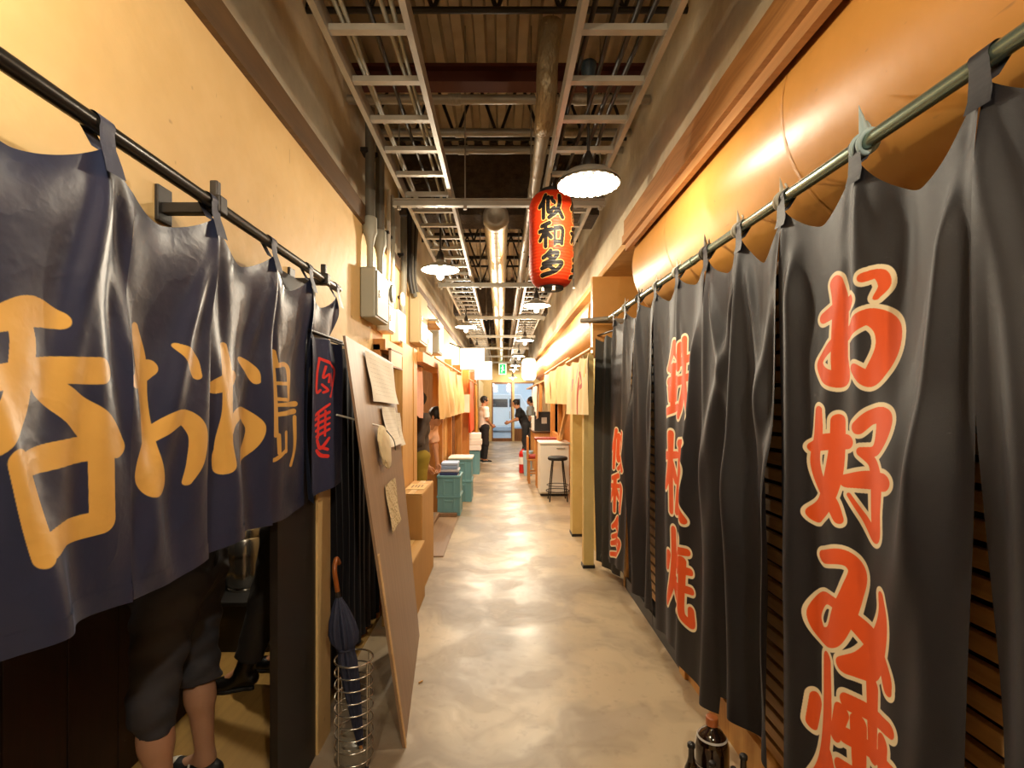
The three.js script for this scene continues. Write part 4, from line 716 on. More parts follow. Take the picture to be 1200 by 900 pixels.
// bottles on the floor by the sill
{
  const glassB = new THREE.MeshPhysicalMaterial({ color: 0x1c0d06, roughness: 0.08, clearcoat: 1, side: THREE.DoubleSide });
  const jug = thing('bottle', 'big brown glass jug with an orange cap standing by the wooden sill', 'bottle', [0.862, 0, 2.1]);
  mesh('glass', lathe([[0, 0], [0.056, 0], [0.066, 0.01], [0.067, 0.16], [0.066, 0.19], [0.058, 0.225], [0.04, 0.25], [0.022, 0.262], [0.018, 0.275], [0.018, 0.285]], 48), glassB, jug);
  mesh('cap', lathe([[0.018, 0.272], [0.0245, 0.274], [0.0245, 0.302], [0.022, 0.308], [0, 0.309]], 32), std({ color: 0x9a5528, roughness: 0.35 }), jug);
  mesh('label', lathe([[0.0675, 0.05], [0.0675, 0.12]], 48), std({ color: 0x2a211c, roughness: 0.6 }), jug);
  const band = std({ color: 0xb9b3aa, roughness: 0.35 });
  mesh('label_band', lathe([[0.068, 0.118], [0.068, 0.124]], 48), band, jug); mesh('label_band', lathe([[0.0592, 0.224], [0.055, 0.231]], 48), band, jug); mesh('label_band', lathe([[0.0682, 0.046], [0.0682, 0.058]], 48), band, jug);
  const beer = lathe([[0, 0], [0.026, 0], [0.03, 0.006], [0.03, 0.12], [0.026, 0.145], [0.016, 0.17], [0.0125, 0.19], [0.012, 0.225], [0.0145, 0.227], [0.0145, 0.236], [0.012, 0.238]], 32), cap = lathe([[0.0155, 0.23], [0.0155, 0.242], [0.012, 0.246], [0, 0.247]], 24), lab = lathe([[0.0304, 0.04], [0.0304, 0.1]], 32);
  for (const [x, d, k, l] of [[0.755, 2.04, 0.95, 'small dark beer bottle left of the big brown jug'], [0.815, 1.98, 0.82, 'small dark beer bottle directly in front of the big brown jug'], [0.935, 1.98, 0.93, 'taller dark beer bottle right of the big brown jug'], [0.905, 2.0, 0.68, 'short dark bottle squeezed between the jug and the bottle at its right']]) {
    const t = thing('bottle', l, 'bottle', [x, 0, d]); t.scale.setScalar(k * 1.02);
    mesh('glass', beer, glassB, t); mesh('cap', cap, M.steelDark, t); mesh('label', lab, std({ color: 0x2d241e, roughness: 0.6 }), t);
  }
}
// ---------------------------------------------------------------- right side further on
{
  struct('column_1', [box(0.785, 0.88, 0.0, 2.06, 4.9, 5.0)], M.beige2 = plaster(0xd6bd7c, 0xc4a862, 1.0, 81));
  struct('column_2', box(0.835, 0.99, 0.0, 2.06, 6.05, 6.25), M.beige2);
  struct('trim_13', [box(0.775, 0.89, 0, 0.03, 4.89, 5.01), box(0.828, 1.0, 0, 0.03, 6.04, 6.26)], M.blackWood);
  struct('wall_side_right', [box(1.0, 1.08, 0, 2.06, 5.0, 7.0)], M.beige2);
  // pale noren with faded coloured lettering
  const pn = thing('noren_curtain', 'pale cream noren with faded pink and yellow marks beside the yellow column', 'curtain');
  const rod = () => ({ x: 0.76, y: 2.06 });
  const mat = clothMaterial({ color: 0xe3cf9f, roughness: 0.9 }, 1.6, 0.75, (ctx, k) => {
    const mk = (c, pts) => brush(ctx, [pts.map(([a, b]) => [a, b, 0.022])], (a, b) => [(a - 5.05) * 0.97 * k, (2.06 - b) * k], k, c);
    mk('#d8b030', [[5.3, 1.95], [5.3, 1.82]]); mk('#d06a3a', [[5.22, 1.97], [5.22, 1.85]]); mk('#dc8f96', [[5.8, 1.95], [5.82, 1.78]]); mk('#c0564a', [[5.7, 1.8], [5.72, 1.6], [5.74, 1.45]]); mk('#d98a90', [[6.1, 1.8], [6.12, 1.7]]); mk('#d98a90', [[6.15, 1.6], [6.17, 1.5]]); mk('#c4726a', [[5.55, 1.85], [5.5, 1.75], [5.6, 1.7]]);
  });
  mesh('panel', clothPanel({ rod, out: -1, tabs: [4.4, 4.9, 5.4, 5.95], sag: 0.03, ridge: 0.02, amp: 0.012, pitch: 0.5, s0: 4.4, s1: 5.95, seed: 660, bottom: (s) => 1.48 - (s - 4.4) * 0.02, y0: 1.35, y1: 2.06, nu: 60, nv: 40 }), mat, pn);
  mesh('rod', bar([0.76, 2.045, -4.35], [0.76, 2.045, -6.0], 0.014), M.woodLight, pn);
  // beige noren further on
  const bn = thing('noren_curtain', 'plain beige noren hanging on the right beyond the pale cream one', 'curtain');
  const bs = [6.15, 7.2, 8.3, 9.4];
  for (let i = 0; i < 3; i++) mesh('panel', clothPanel({ rod: () => ({ x: 0.8, y: 2.13 }), out: -1, tabs: bs, sag: 0.02, ridge: 0.02, amp: 0.02, pitch: 0.5, s0: bs[i], s1: bs[i + 1], seed: 670 + i, bottom: () => 1.56, y0: 1.5, y1: 2.15, nu: 40, nv: 30, gap: 0.02 }), clothMaterial({ color: 0xdcc08a, roughness: 0.9 }, 1, 0.7), bn);
  mesh('rod', bar([0.8, 2.11, -6.1], [0.8, 2.11, -9.5], 0.014), M.woodLight, bn);
  const wc = thing('hanging_cloth', 'small white cloth hanging below the far right ceiling, past the beige noren', 'cloth');
  mesh('cloth', clothPanel({ rod: () => ({ x: 0.78, y: 2.0 }), out: -1, tabs: [11, 11.7, 12.4], sag: 0.03, ridge: 0.02, amp: 0.02, pitch: 0.4, s0: 11, s1: 12.4, seed: 680, bottom: (s) => 1.55 - 0.35 * (12.4 - s) / 1.4, y0: 1, y1: 2, nu: 30, nv: 30 }), clothMaterial({ color: 0xeee6d6, roughness: 0.9 }, 1, 0.7), wc);
  mesh('rod', bar([0.78, 1.98, -10.9], [0.78, 1.98, -12.5], 0.01), M.woodLight, wc);
  // timber stall with posts and a diagonal brace
  struct('wall_right_stalls', [box(1.45, 1.5, 0, 2.1, 7.0, 13), box(0.98, 1.5, 2.06, 2.1, 7.0, 20.4)], M.woodOrange);
  struct('trim_14', [box(0.98, 1.06, 0, 2.06, 7.0, 7.1), box(0.98, 1.06, 0, 2.06, 8.9, 9.0), box(0.98, 1.06, 0, 2.06, 10.2, 10.32), box(0.98, 1.06, 0, 2.06, 13.4, 13.5), box(0.98, 1.06, 0, 2.06, 15, 15.2)], M.woodOrange);
  tag(mesh('timber_brace', beam([1.0, 1.62, -7.6], [1.0, 0.97, -8.75], 0.05, 0.07), M.woodLight), 'slanting light timber brace under the beige noren on the right', 'timber');
  struct('wall_counter_right', [box(1.0, 1.06, 0, 1.0, 9.0, 10.2)], M.woodOrange);
  struct('wall_far_right', [box(1.2, 1.26, 0, 2.06, 13, 20.4)], M.beige);
  // small white refrigerator
  const f = thing('refrigerator', 'small white refrigerator standing on the floor behind the black stool', 'refrigerator', [0.885, 0, 8.85]);
  mesh('body', rbox(0.5, 0.84, 0.5, 0, 0.46, 0, 0.015), M.white, f);
  mesh('door', rbox(0.49, 0.78, 0.04, 0, 0.46, 0.272, 0.012), M.white, f); mesh('top', rbox(0.52, 0.03, 0.56, 0, 0.892, 0.015, 0.01), M.white, f);
  mesh('handle', rbox(0.14, 0.02, 0.02, 0.1, 0.81, 0.3, 0.006), M.boxGrey, f); mesh('plinth', rbox(0.46, 0.05, 0.46, 0, 0.025, 0, 0.006), M.steelDark, f);
  // stool
  const s = thing('stool', 'black round bar stool with thin metal legs in front of the white refrigerator', 'stool', [0.9, 0, 8.25]);
  mesh('seat', lathe([[0, 0.65], [0.14, 0.65], [0.155, 0.66], [0.16, 0.68], [0.155, 0.7], [0.13, 0.71], [0, 0.712]], 36), M.black, s);
  for (let i = 0; i < 4; i++) { const a = Math.PI / 4 + i * Math.PI / 2; mesh('leg', bar([Math.cos(a) * 0.2, 0, Math.sin(a) * 0.2], [Math.cos(a) * 0.11, 0.655, Math.sin(a) * 0.11], 0.0095), M.steelDark, s); }
  mesh('foot_ring', new THREE.TorusGeometry(0.183, 0.007, 8, 40).rotateX(Math.PI / 2).translate(0, 0.16, 0), M.steelDark, s);
  mesh('foot_ring', new THREE.TorusGeometry(0.172, 0.006, 8, 40).rotateX(Math.PI / 2).translate(0, 0.25, 0), M.steelDark, s);
  // wooden chair
  const c = thing('wooden_chair', 'brown wooden chair with a red cushion beyond the white refrigerator', 'chair', [0.7, 0, 10.1]);
  for (const [x, z] of [[-0.17, 0.17], [0.17, 0.17], [-0.17, -0.17], [0.17, -0.17]]) mesh('leg', rbox(0.045, 0.44, 0.045, x, 0.22, z, 0.006), M.woodOrange, c);
  mesh('seat', rbox(0.42, 0.04, 0.42, 0, 0.46, 0, 0.01), M.woodOrange, c);
  mesh('backrest', rbox(0.03, 0.42, 0.4, -0.19, 0.7, 0, 0.01), M.woodOrange, c);
  mesh('cushion', rbox(0.4, 0.06, 0.4, 0.02, 0.51, 0, 0.025, 3), std({ color: 0x9c2f1c, roughness: 0.8 }), c);
  mesh('stretcher', [rbox(0.34, 0.03, 0.025, 0, 0.2, 0.17, 0.005), rbox(0.34, 0.03, 0.025, 0, 0.2, -0.17, 0.005)], M.woodOrange, c);
  const tb = thing('side_table', 'dark red-topped wooden side table between the chair and the refrigerator', 'table', [0.86, 0, 9.55]);
  mesh('tabletop', rbox(0.5, 0.045, 0.36, 0, 0.9, 0, 0.012), std({ color: 0x8f2f18, roughness: 0.5 }), tb);
  for (const [x, z] of [[-0.2, 0.13], [0.2, 0.13], [-0.2, -0.13], [0.2, -0.13]]) mesh('leg', rbox(0.045, 0.88, 0.045, x, 0.44, z, 0.006), M.woodOrange, tb);
  mesh('rail', [rbox(0.42, 0.06, 0.025, 0, 0.84, 0.14, 0.005), rbox(0.42, 0.06, 0.025, 0, 0.84, -0.14, 0.005)], M.woodOrange, tb);
  // red fire extinguisher, blue bin
  const e = thing('fire_extinguisher', 'red fire extinguisher on the floor left of the wooden chair', 'extinguisher', [0.47, 0, 11.4]);
  mesh('cylinder', lathe([[0, 0], [0.075, 0], [0.085, 0.02], [0.085, 0.42], [0.07, 0.48], [0.03, 0.51], [0.03, 0.54]], 28), std({ color: 0xc22420, roughness: 0.3 }), e);
  mesh('valve', [rbox(0.03, 0.05, 0.05, 0, 0.56, 0, 0.006), rbox(0.025, 0.012, 0.16, 0, 0.6, 0.04, 0.004)], M.steelDark, e);
  mesh('hose', tube([[0.02, 0.56, 0], [0.1, 0.5, 0.03], [0.105, 0.3, 0.03], [0.095, 0.15, 0.02]], 0.012, 24, 8), M.black, e);
  mesh('label', lathe([[0.0856, 0.2], [0.0856, 0.36]], 28), M.white, e);
  const bb = thing('bucket', 'pale blue plastic bucket between the extinguisher and the wooden chair', 'bucket', [0.56, 0, 11.0]);
  mesh('body', lathe([[0, 0.004], [0.08, 0], [0.085, 0.01], [0.105, 0.5], [0.112, 0.51], [0.112, 0.53], [0.1, 0.52], [0.08, 0.02], [0, 0.015]], 28), std({ color: 0x9fc3d6, roughness: 0.4 }), bb); mesh('handle', tube([[-0.11, 0.51, 0], [0, 0.44, 0.11], [0.11, 0.51, 0]], 0.004, 20, 6), M.chrome, bb);
  // counter with white boxes, black menu board
  const ct = thing('counter', 'long wooden serving counter on the right in front of the men', 'counter', [0.95, 0, 12.6]);
  mesh('body', rbox(0.4, 0.86, 1.6, 0, 0.43, 0, 0.01), M.woodLight, ct); mesh('top', rbox(0.46, 0.04, 1.66, 0, 0.88, 0, 0.01), M.woodDarkH, ct);
  for (const [x, y, d, w, h, l] of [[0.83, 0.9, 12.2, 0.24, 0.2, 'white box at the bottom of the small pile on the far counter'], [0.82, 1.1, 12.2, 0.22, 0.15, 'white box on top of the small pile on the far counter']]) { const t = thing('box', l, 'box', [x, y, d]); mesh('body', rbox(w, h - 0.03, 0.24, 0, (h - 0.03) / 2, 0, 0.01), M.white, t); mesh('lid', rbox(w + 0.015, 0.035, 0.255, 0, h - 0.017, 0, 0.01), M.white, t); }
  const mb = thing('menu_board', 'small black board with a pale smudge standing over the side table', 'board', [0.96, 0.92, 11.6]);
  mesh('panel', rbox(0.4, 0.4, 0.02, 0, 0.22, 0, 0.004), M.black, mb); mesh('frame', [rbox(0.42, 0.02, 0.03, 0, 0.43, 0, 0.004), rbox(0.42, 0.02, 0.03, 0, 0.01, 0, 0.004), rbox(0.02, 0.42, 0.03, -0.21, 0.22, 0, 0.004), rbox(0.02, 0.42, 0.03, 0.21, 0.22, 0, 0.004)], M.steelDark, mb);
  mesh('chalk_mark', rbox(0.12, 0.14, 0.002, 0, 0.24, 0.011, 0.0008), std({ color: 0xa8a49a, roughness: 0.9 }), mb);
  // exit sign
  const ex = thing('exit_sign', 'small glowing green and white exit sign hanging at the far end', 'sign', [0.03, 2.8, 19.2]);
  mesh('case', rbox(0.3, 0.44, 0.06, 0, 0, 0, 0.01), M.white, ex);
  { const c2 = document.createElement('canvas'); c2.width = 96; c2.height = 128; const q = c2.getContext('2d'); q.fillStyle = '#e8fff0'; q.fillRect(0, 0, 96, 128); q.fillStyle = '#18a560'; q.fillRect(8, 8, 80, 112); q.fillStyle = '#e8fff0'; q.beginPath(); q.arc(50, 30, 9, 0, 7); q.fill(); q.fillRect(40, 42, 18, 34); q.fillRect(24, 48, 40, 7); q.fillRect(34, 74, 9, 32); q.fillRect(52, 74, 22, 8); const tx = new THREE.CanvasTexture(c2); tx.colorSpace = THREE.SRGBColorSpace; mesh('screen', new THREE.BoxGeometry(0.27, 0.4, 0.006).translate(0, 0, 0.032), std({ map: tx, emissiveMap: tx, emissive: new THREE.Color(1, 1, 1), emissiveIntensity: 1.4 }), ex); }
  mesh('hanger', bar([0.11, 0.2, 0], [0.11, 0.42, 0], 0.01), M.steelDark, ex);
}
// ---------------------------------------------------------------- paper lanterns
function lanternBody(r, h, ribs) {
  const pts = [], n = ribs * 6; for (let i = 0; i <= n; i++) { const f = i / n, y = f * h, e = Math.min(f, 1 - f) * h, c = Math.min(1, e / (r * 0.75)), k = Math.sqrt(Math.max(0, 1 - (1 - c) ** 2)); pts.push([lerp(r * 0.52, r, k) * (1 + 0.012 * Math.abs(Math.sin(f * ribs * Math.PI)) - 0.008), y]); }
  return lathe(pts, 72);
}
{
  const c = document.createElement('canvas'); c.width = 1024; c.height = 640; const ctx = c.getContext('2d');
  ctx.fillStyle = '#c8330f'; ctx.fillRect(0, 0, 1024, 640);
  const H = 0.56, R = 0.134, per = 2 * Math.PI * R, kx = 1024 / per, ky = 640 / H;
  for (const off of [-0.27, -0.02]) {
    const put = (g, y, col, grow) => brush(ctx, UNIT[g].map((s) => s.map(([a, b]) => [a * 0.145, b * 0.142, 0.0125])), (a, b) => [(((off + 0.25) * per + a - 0.07) * kx + 2048) % 1024, (y + b) * ky], ky, col, grow);
    for (const [g, y] of [['like', 0.045], ['harmony', 0.212], ['many', 0.376]]) put(g, y, '#e0a45c', 0.0042); for (const [g, y] of [['like', 0.045], ['harmony', 0.212], ['many', 0.376]]) put(g, y, '#0f0b0a', 0);
  }
  const tx = new THREE.CanvasTexture(c); tx.colorSpace = THREE.SRGBColorSpace; tx.wrapS = THREE.RepeatWrapping;
  const t = thing('paper_lantern', 'red paper lantern with three black characters hanging below the right ladder', 'lantern', [0.3, 2.29, 3.1]);
  mesh('paper', lanternBody(R, H, 30), new THREE.MeshPhysicalMaterial({ map: tx, roughness: 0.55, side: THREE.DoubleSide, specularIntensity: 0.5 }), t);
  mesh('rim', lathe([[0.0, -0.02], [0.066, -0.02], [0.073, -0.015], [0.073, 0.014], [0.066, 0.016]], 40), M.black, t);
  mesh('rim', lathe([[0.066, H - 0.016], [0.073, H - 0.014], [0.073, H + 0.018], [0.066, H + 0.024], [0.0, H + 0.024]], 40), M.black, t);
  for (const a of [-0.9, 0.1]) mesh('fitting', rbox(0.022, 0.03, 0.014, Math.sin(a) * 0.07, -0.022, Math.cos(a) * 0.07, 0.004), M.chrome, t);
  mesh('hook', tube([[0, H + 0.02, 0], [0, H + 0.08, 0], [0, H + 0.13, 0]], 0.004, 10, 6), M.steelDark, t);
  mesh('tassel_cord', bar([0.128, 0.1, 0.05], [0.128, -0.02, 0.05], 0.0025, 0.0025, 6), M.steelDark, t); mesh('tassel_bead', new THREE.SphereGeometry(0.008, 12, 8).translate(0.128, -0.02, 0.05), M.white, t);
  const w = thing('paper_lantern', 'glowing plain white paper lantern beside the duct on the right', 'lantern', [0.57, 2.03, 10.7]);
  mesh('paper', lanternBody(0.15, 0.46, 24), std({ color: 0xfff4e0, emissive: new THREE.Color(1, 0.86, 0.62), emissiveIntensity: 3.2, roughness: 0.8 }), w);
  mesh('rim', lathe([[0.0, -0.015], [0.074, -0.015], [0.08, 0.012]], 32), M.woodDark, w); mesh('rim', lathe([[0.08, 0.448], [0.074, 0.475], [0, 0.475]], 32), M.woodDark, w);
  mesh('hook', bar([0, 0.47, 0], [0, 0.9, 0], 0.006), M.steelDark, w);
  for (const [x, z] of [[-0.2, 0], [0, 0.2]]) { const l = new THREE.PointLight(WARM, 3); l.position.set(x, 0.23, z); l.shadow.radius = 4; w.add(l); l.name = 'lantern_light'; }
}
// ---------------------------------------------------------------- inside the left stall
{
  const ct = thing('bar_counter', 'dark wooden bar counter inside the left stall behind the man in shorts', 'counter', [-2.0, 0, 1.3]);
  for (let i = 0; i < 12; i++) mesh('plank', uvMetres(rbox(0.03, 0.98, 0.245, 0.375, 0.49, 1.4 - 0.125 - i * 0.25, 0.004)), M.counterWood ??= wood(0x2e150c, 0x1a0c07, 131, 0.6), ct);
  mesh('body', box(-0.36, 0.36, 0, 0.98, -1.4, 1.4).rotateY(0), M.blackWood, ct); mesh('top', rbox(0.86, 0.045, 3.1, 0.02, 1.0, 0, 0.01), M.blackWood, ct);
  const k = thing('beer_keg', 'steel beer keg standing on a black platform at the back of the left stall', 'keg', [-1.75, 0.33, 3.5]); k.scale.setScalar(0.66);
  const kb = thing('keg_platform', 'black box platform under the steel beer keg in the left stall', 'platform', [-1.78, 0, 3.5]); mesh('body', rbox(0.6, 0.3, 0.5, 0, 0.15, 0, 0.006), M.blackWood, kb); mesh('top', rbox(0.64, 0.03, 0.54, 0, 0.315, 0, 0.006), M.black, kb);
  mesh('body', lathe([[0, 0.03], [0.15, 0.03], [0.175, 0.05], [0.178, 0.18], [0.186, 0.2], [0.178, 0.22], [0.178, 0.36], [0.186, 0.38], [0.178, 0.4], [0.175, 0.52], [0.12, 0.56], [0.03, 0.565], [0, 0.565]], 48), M.chrome, k);
  mesh('rim', lathe([[0.155, 0.54], [0.17, 0.55], [0.17, 0.62], [0.16, 0.625], [0.155, 0.61]], 48), M.chrome, k); mesh('foot_ring', lathe([[0.15, 0.03], [0.168, 0.03], [0.168, 0.0], [0.16, 0.0]], 48), M.chrome, k);
  mesh('coupler', [bar([0, 0.56, 0], [0, 0.66, 0], 0.025), bar([0, 0.63, 0], [0.08, 0.66, 0], 0.01)], M.steelDark, k);
  struct('floor_stall', box(-3.1, -0.9, 0.0, 0.006, -2.9, 4.6), wood(0xb08a48, 0x8a6a34, 141, 0.8, { roughness: 0.5 }));
  struct('ceiling_stall_trim', box(-1.04, -1.0, 2.02, 2.6, 0.1, 1.82), M.blackWood);
  lamp(-1.5, 3.1, 0, 'pendant lamp hidden inside the dark left stall behind the noren', undefined, 2.2, 0.8, 0.35);
}
tag(mesh('cigarette_end', bar([-0.47, 0.005, -2.9], [-0.452, 0.005, -2.92], 0.0045), M.woodLight), 'tiny tan cigarette end lying on the floor near the leaning board', 'litter');

// ---------------------------------------------------------------- people
// naive surface nets over a distance field
function surfaceNets(f, lo, hi, h) {
  const n = [0, 1, 2].map((k) => Math.ceil((hi[k] - lo[k]) / h) + 1), [nx, ny, nz] = n, D = new Float32Array(nx * ny * nz), id = new Int32Array(nx * ny * nz).fill(-1), P = [], I = [];
  const at = (i, j, k) => i + nx * (j + ny * k);
  for (let k = 0; k < nz; k++) for (let j = 0; j < ny; j++) for (let i = 0; i < nx; i++) D[at(i, j, k)] = f(lo[0] + i * h, lo[1] + j * h, lo[2] + k * h);
  const E = [[0, 1], [2, 3], [4, 5], [6, 7], [0, 2], [1, 3], [4, 6], [5, 7], [0, 4], [1, 5], [2, 6], [3, 7]], c = new Float32Array(8);
  for (let k = 0; k < nz - 1; k++) for (let j = 0; j < ny - 1; j++) for (let i = 0; i < nx - 1; i++) {
    let m = 0; for (let q = 0; q < 8; q++) { c[q] = D[at(i + (q & 1), j + (q >> 1 & 1), k + (q >> 2))]; if (c[q] < 0) m++; }
    if (m === 0 || m === 8) continue;
    let x = 0, y = 0, z = 0, s = 0;
    for (const [a, b] of E) if (c[a] < 0 !== c[b] < 0) { const t = c[a] / (c[a] - c[b]); x += lerp(a & 1, b & 1, t); y += lerp(a >> 1 & 1, b >> 1 & 1, t); z += lerp(a >> 2, b >> 2, t); s++; }
    id[at(i, j, k)] = P.length / 3; P.push(lo[0] + (i + x / s) * h, lo[1] + (j + y / s) * h, lo[2] + (k + z / s) * h);
  }
  const quad = (a, b, c2, d, flip) => { if (a < 0 || b < 0 || c2 < 0 || d < 0) return; flip ? I.push(a, c2, b, a, d, c2) : I.push(a, b, c2, a, c2, d); };
  for (let k = 1; k < nz - 1; k++) for (let j = 1; j < ny - 1; j++) for (let i = 1; i < nx - 1; i++) {
    const s = D[at(i, j, k)] < 0;
    if (s !== D[at(i + 1, j, k)] < 0) quad(id[at(i, j - 1, k - 1)], id[at(i, j, k - 1)], id[at(i, j, k)], id[at(i, j - 1, k)], !s);
    if (s !== D[at(i, j + 1, k)] < 0) quad(id[at(i - 1, j, k - 1)], id[at(i - 1, j, k)], id[at(i, j, k)], id[at(i, j, k - 1)], !s);
    if (s !== D[at(i, j, k + 1)] < 0) quad(id[at(i - 1, j - 1, k)], id[at(i, j - 1, k)], id[at(i, j, k)], id[at(i - 1, j, k)], !s);
  }
  const g = new THREE.BufferGeometry(); g.setIndex(I); g.setAttribute('position', new THREE.Float32BufferAttribute(P, 3)); g.setAttribute('uv', new THREE.Float32BufferAttribute(new Float32Array(P.length / 3 * 2), 2)); g.computeVertexNormals(); return g;
}
// tapered capsule [a, b, ra, rb, cutAtB?]
function capsule(p, q, ra, rb, cut = 0) {
  const dx = q[0] - p[0], dy = q[1] - p[1], dz = q[2] - p[2], L2 = dx * dx + dy * dy + dz * dz || 1e-9, L = Math.sqrt(L2);
  return (x, y, z) => { const u = x - p[0], v = y - p[1], w = z - p[2], t0 = (u * dx + v * dy + w * dz) / L2, t = t0 < 0 ? 0 : t0 > 1 ? 1 : t0, d = Math.hypot(u - dx * t, v - dy * t, w - dz * t) - (ra + (rb - ra) * t); return cut && t0 > 1 ? Math.max(Math.hypot(u - dx * t0, v - dy * t0, w - dz * t0) - rb, (t0 - 1) * L) : d; };
}
function smoothUnion(list, k) { return (x, y, z) => { let r = 1e3; for (const f of list) { const d = f(x, y, z); if (r > 900) { r = d; continue; } const h = Math.max(k - Math.abs(r - d), 0) / k; r = Math.min(r, d) - h * h * k * 0.25; } return r; }; }
const ell = (c, r) => (x, y, z) => { const a = (x - c[0]) / r[0], b = (y - c[1]) / r[1], e = (z - c[2]) / r[2], k = Math.hypot(a, b, e); return (k - 1) * Math.min(...r); };
// a head at the origin (centre of the skull), face towards +z
const headGeo = (() => {
  const u = smoothUnion([ell([0, 0.015, -0.012], [0.078, 0.098, 0.094]), ell([0, -0.045, 0.022], [0.058, 0.07, 0.066]), ell([0, -0.092, 0.055], [0.026, 0.022, 0.024]), capsule([0, -0.06, -0.02], [0, -0.17, -0.035], 0.052, 0.058), ell([0, 0.03, 0.06], [0.05, 0.025, 0.03])], 0.03);
  const nose = smoothUnion([u, capsule([0, 0.012, 0.078], [0, -0.03, 0.1], 0.009, 0.015), ell([0.013, -0.034, 0.086], [0.009, 0.008, 0.01]), ell([-0.013, -0.034, 0.086], [0.009, 0.008, 0.01]), ell([0, -0.062, 0.078], [0.022, 0.007, 0.012]), ell([0, -0.073, 0.075], [0.018, 0.007, 0.012]), ell([0.077, -0.008, -0.01], [0.01, 0.032, 0.02]), ell([-0.077, -0.008, -0.01], [0.01, 0.032, 0.02])], 0.01);
  const f = (x, y, z) => { let d = nose(x, y, z); for (const s of [-1, 1]) { const e = ell([s * 0.032, 0.006, 0.092], [0.018, 0.011, 0.018])(x, y, z); const k = 0.014, h = Math.max(k - Math.abs(-e - d), 0) / k; d = Math.max(d, -e) + h * h * k * 0.25; } for (const s of [-1, 1]) d = Math.min(d, ell([s * 0.032, 0.004, 0.07], [0.013, 0.012, 0.013])(x, y, z)); return d; };
  return surfaceNets(f, [-0.11, -0.2, -0.13], [0.11, 0.14, 0.14], 0.0045);
})();
const hairGeo = (() => { const f0 = ell([0, 0.022, -0.018], [0.09, 0.106, 0.102]); const f = (x, y, z) => Math.max(f0(x, y, z) + 0.004 * Math.sin(x * 90) * Math.sin(z * 80 + y * 40), -(z * 0.9 - 0.045 + Math.max(0, 0.05 - y) * -0.9) * -1 > 0 && y < 0.062 ? 0.01 + (z * 0.9 - 0.045 + Math.max(0, 0.05 - y) * 0.55) : -1, -(y + 0.075)); return surfaceNets(f, [-0.11, -0.12, -0.14], [0.11, 0.15, 0.12], 0.005); })();
// a relaxed left hand: wrist at the origin, fingers towards -y, palm towards -x... thumb towards +z
const handGeo = (() => {
  const l = [capsule([0, 0.0, 0], [0, -0.04, 0.0], 0.024, 0.024), capsule([0, -0.035, 0.02], [0, -0.08, 0.026], 0.015, 0.014), capsule([0, -0.035, -0.015], [0, -0.078, -0.022], 0.015, 0.013), capsule([0, -0.035, 0], [0, -0.082, 0], 0.016, 0.014)];
  const palm = smoothUnion(l, 0.015), fingers = [];
  [[0.03, 0.068, 0.0], [0.011, 0.078, 0.002], [-0.009, 0.071, 0.004], [-0.027, 0.056, 0.008]].forEach(([z, len, c]) => { const a = [0, -0.082, z], b = [-0.01 - c, -0.082 - len * 0.45, z * 1.05], d = [-0.03 - c, -0.082 - len * 0.8, z * 1.05], e = [-0.046 - c, -0.082 - len * 0.92, z * 1.03]; fingers.push(smoothUnion([capsule(a, b, 0.0088, 0.0082), capsule(b, d, 0.0082, 0.0075), capsule(d, e, 0.0075, 0.0068)], 0.004)); });
  fingers.push(smoothUnion([capsule([-0.006, -0.03, 0.018], [-0.018, -0.058, 0.046], 0.0125, 0.0095), capsule([-0.018, -0.058, 0.046], [-0.026, -0.088, 0.054], 0.0095, 0.0078)], 0.005));
  return surfaceNets((x, y, z) => { let d = palm(x, y, z); for (const f of fingers) { const e = f(x, y, z), k = 0.006, h = Math.max(k - Math.abs(d - e), 0) / k; d = Math.min(d, e) - h * h * k * 0.25; } return d; }, [-0.075, -0.18, -0.05], [0.035, 0.035, 0.075], 0.0036);
})();
const handMirror = (() => { const g = handGeo.clone(); g.scale(-1, 1, 1); const ix = g.index.array; for (let i = 0; i < ix.length; i += 3) { const t = ix[i]; ix[i] = ix[i + 1]; ix[i + 1] = t; } g.computeVertexNormals(); return g; })();
const along = (a, b, t) => a.map((v, i) => v + (b[i] - v) * t);
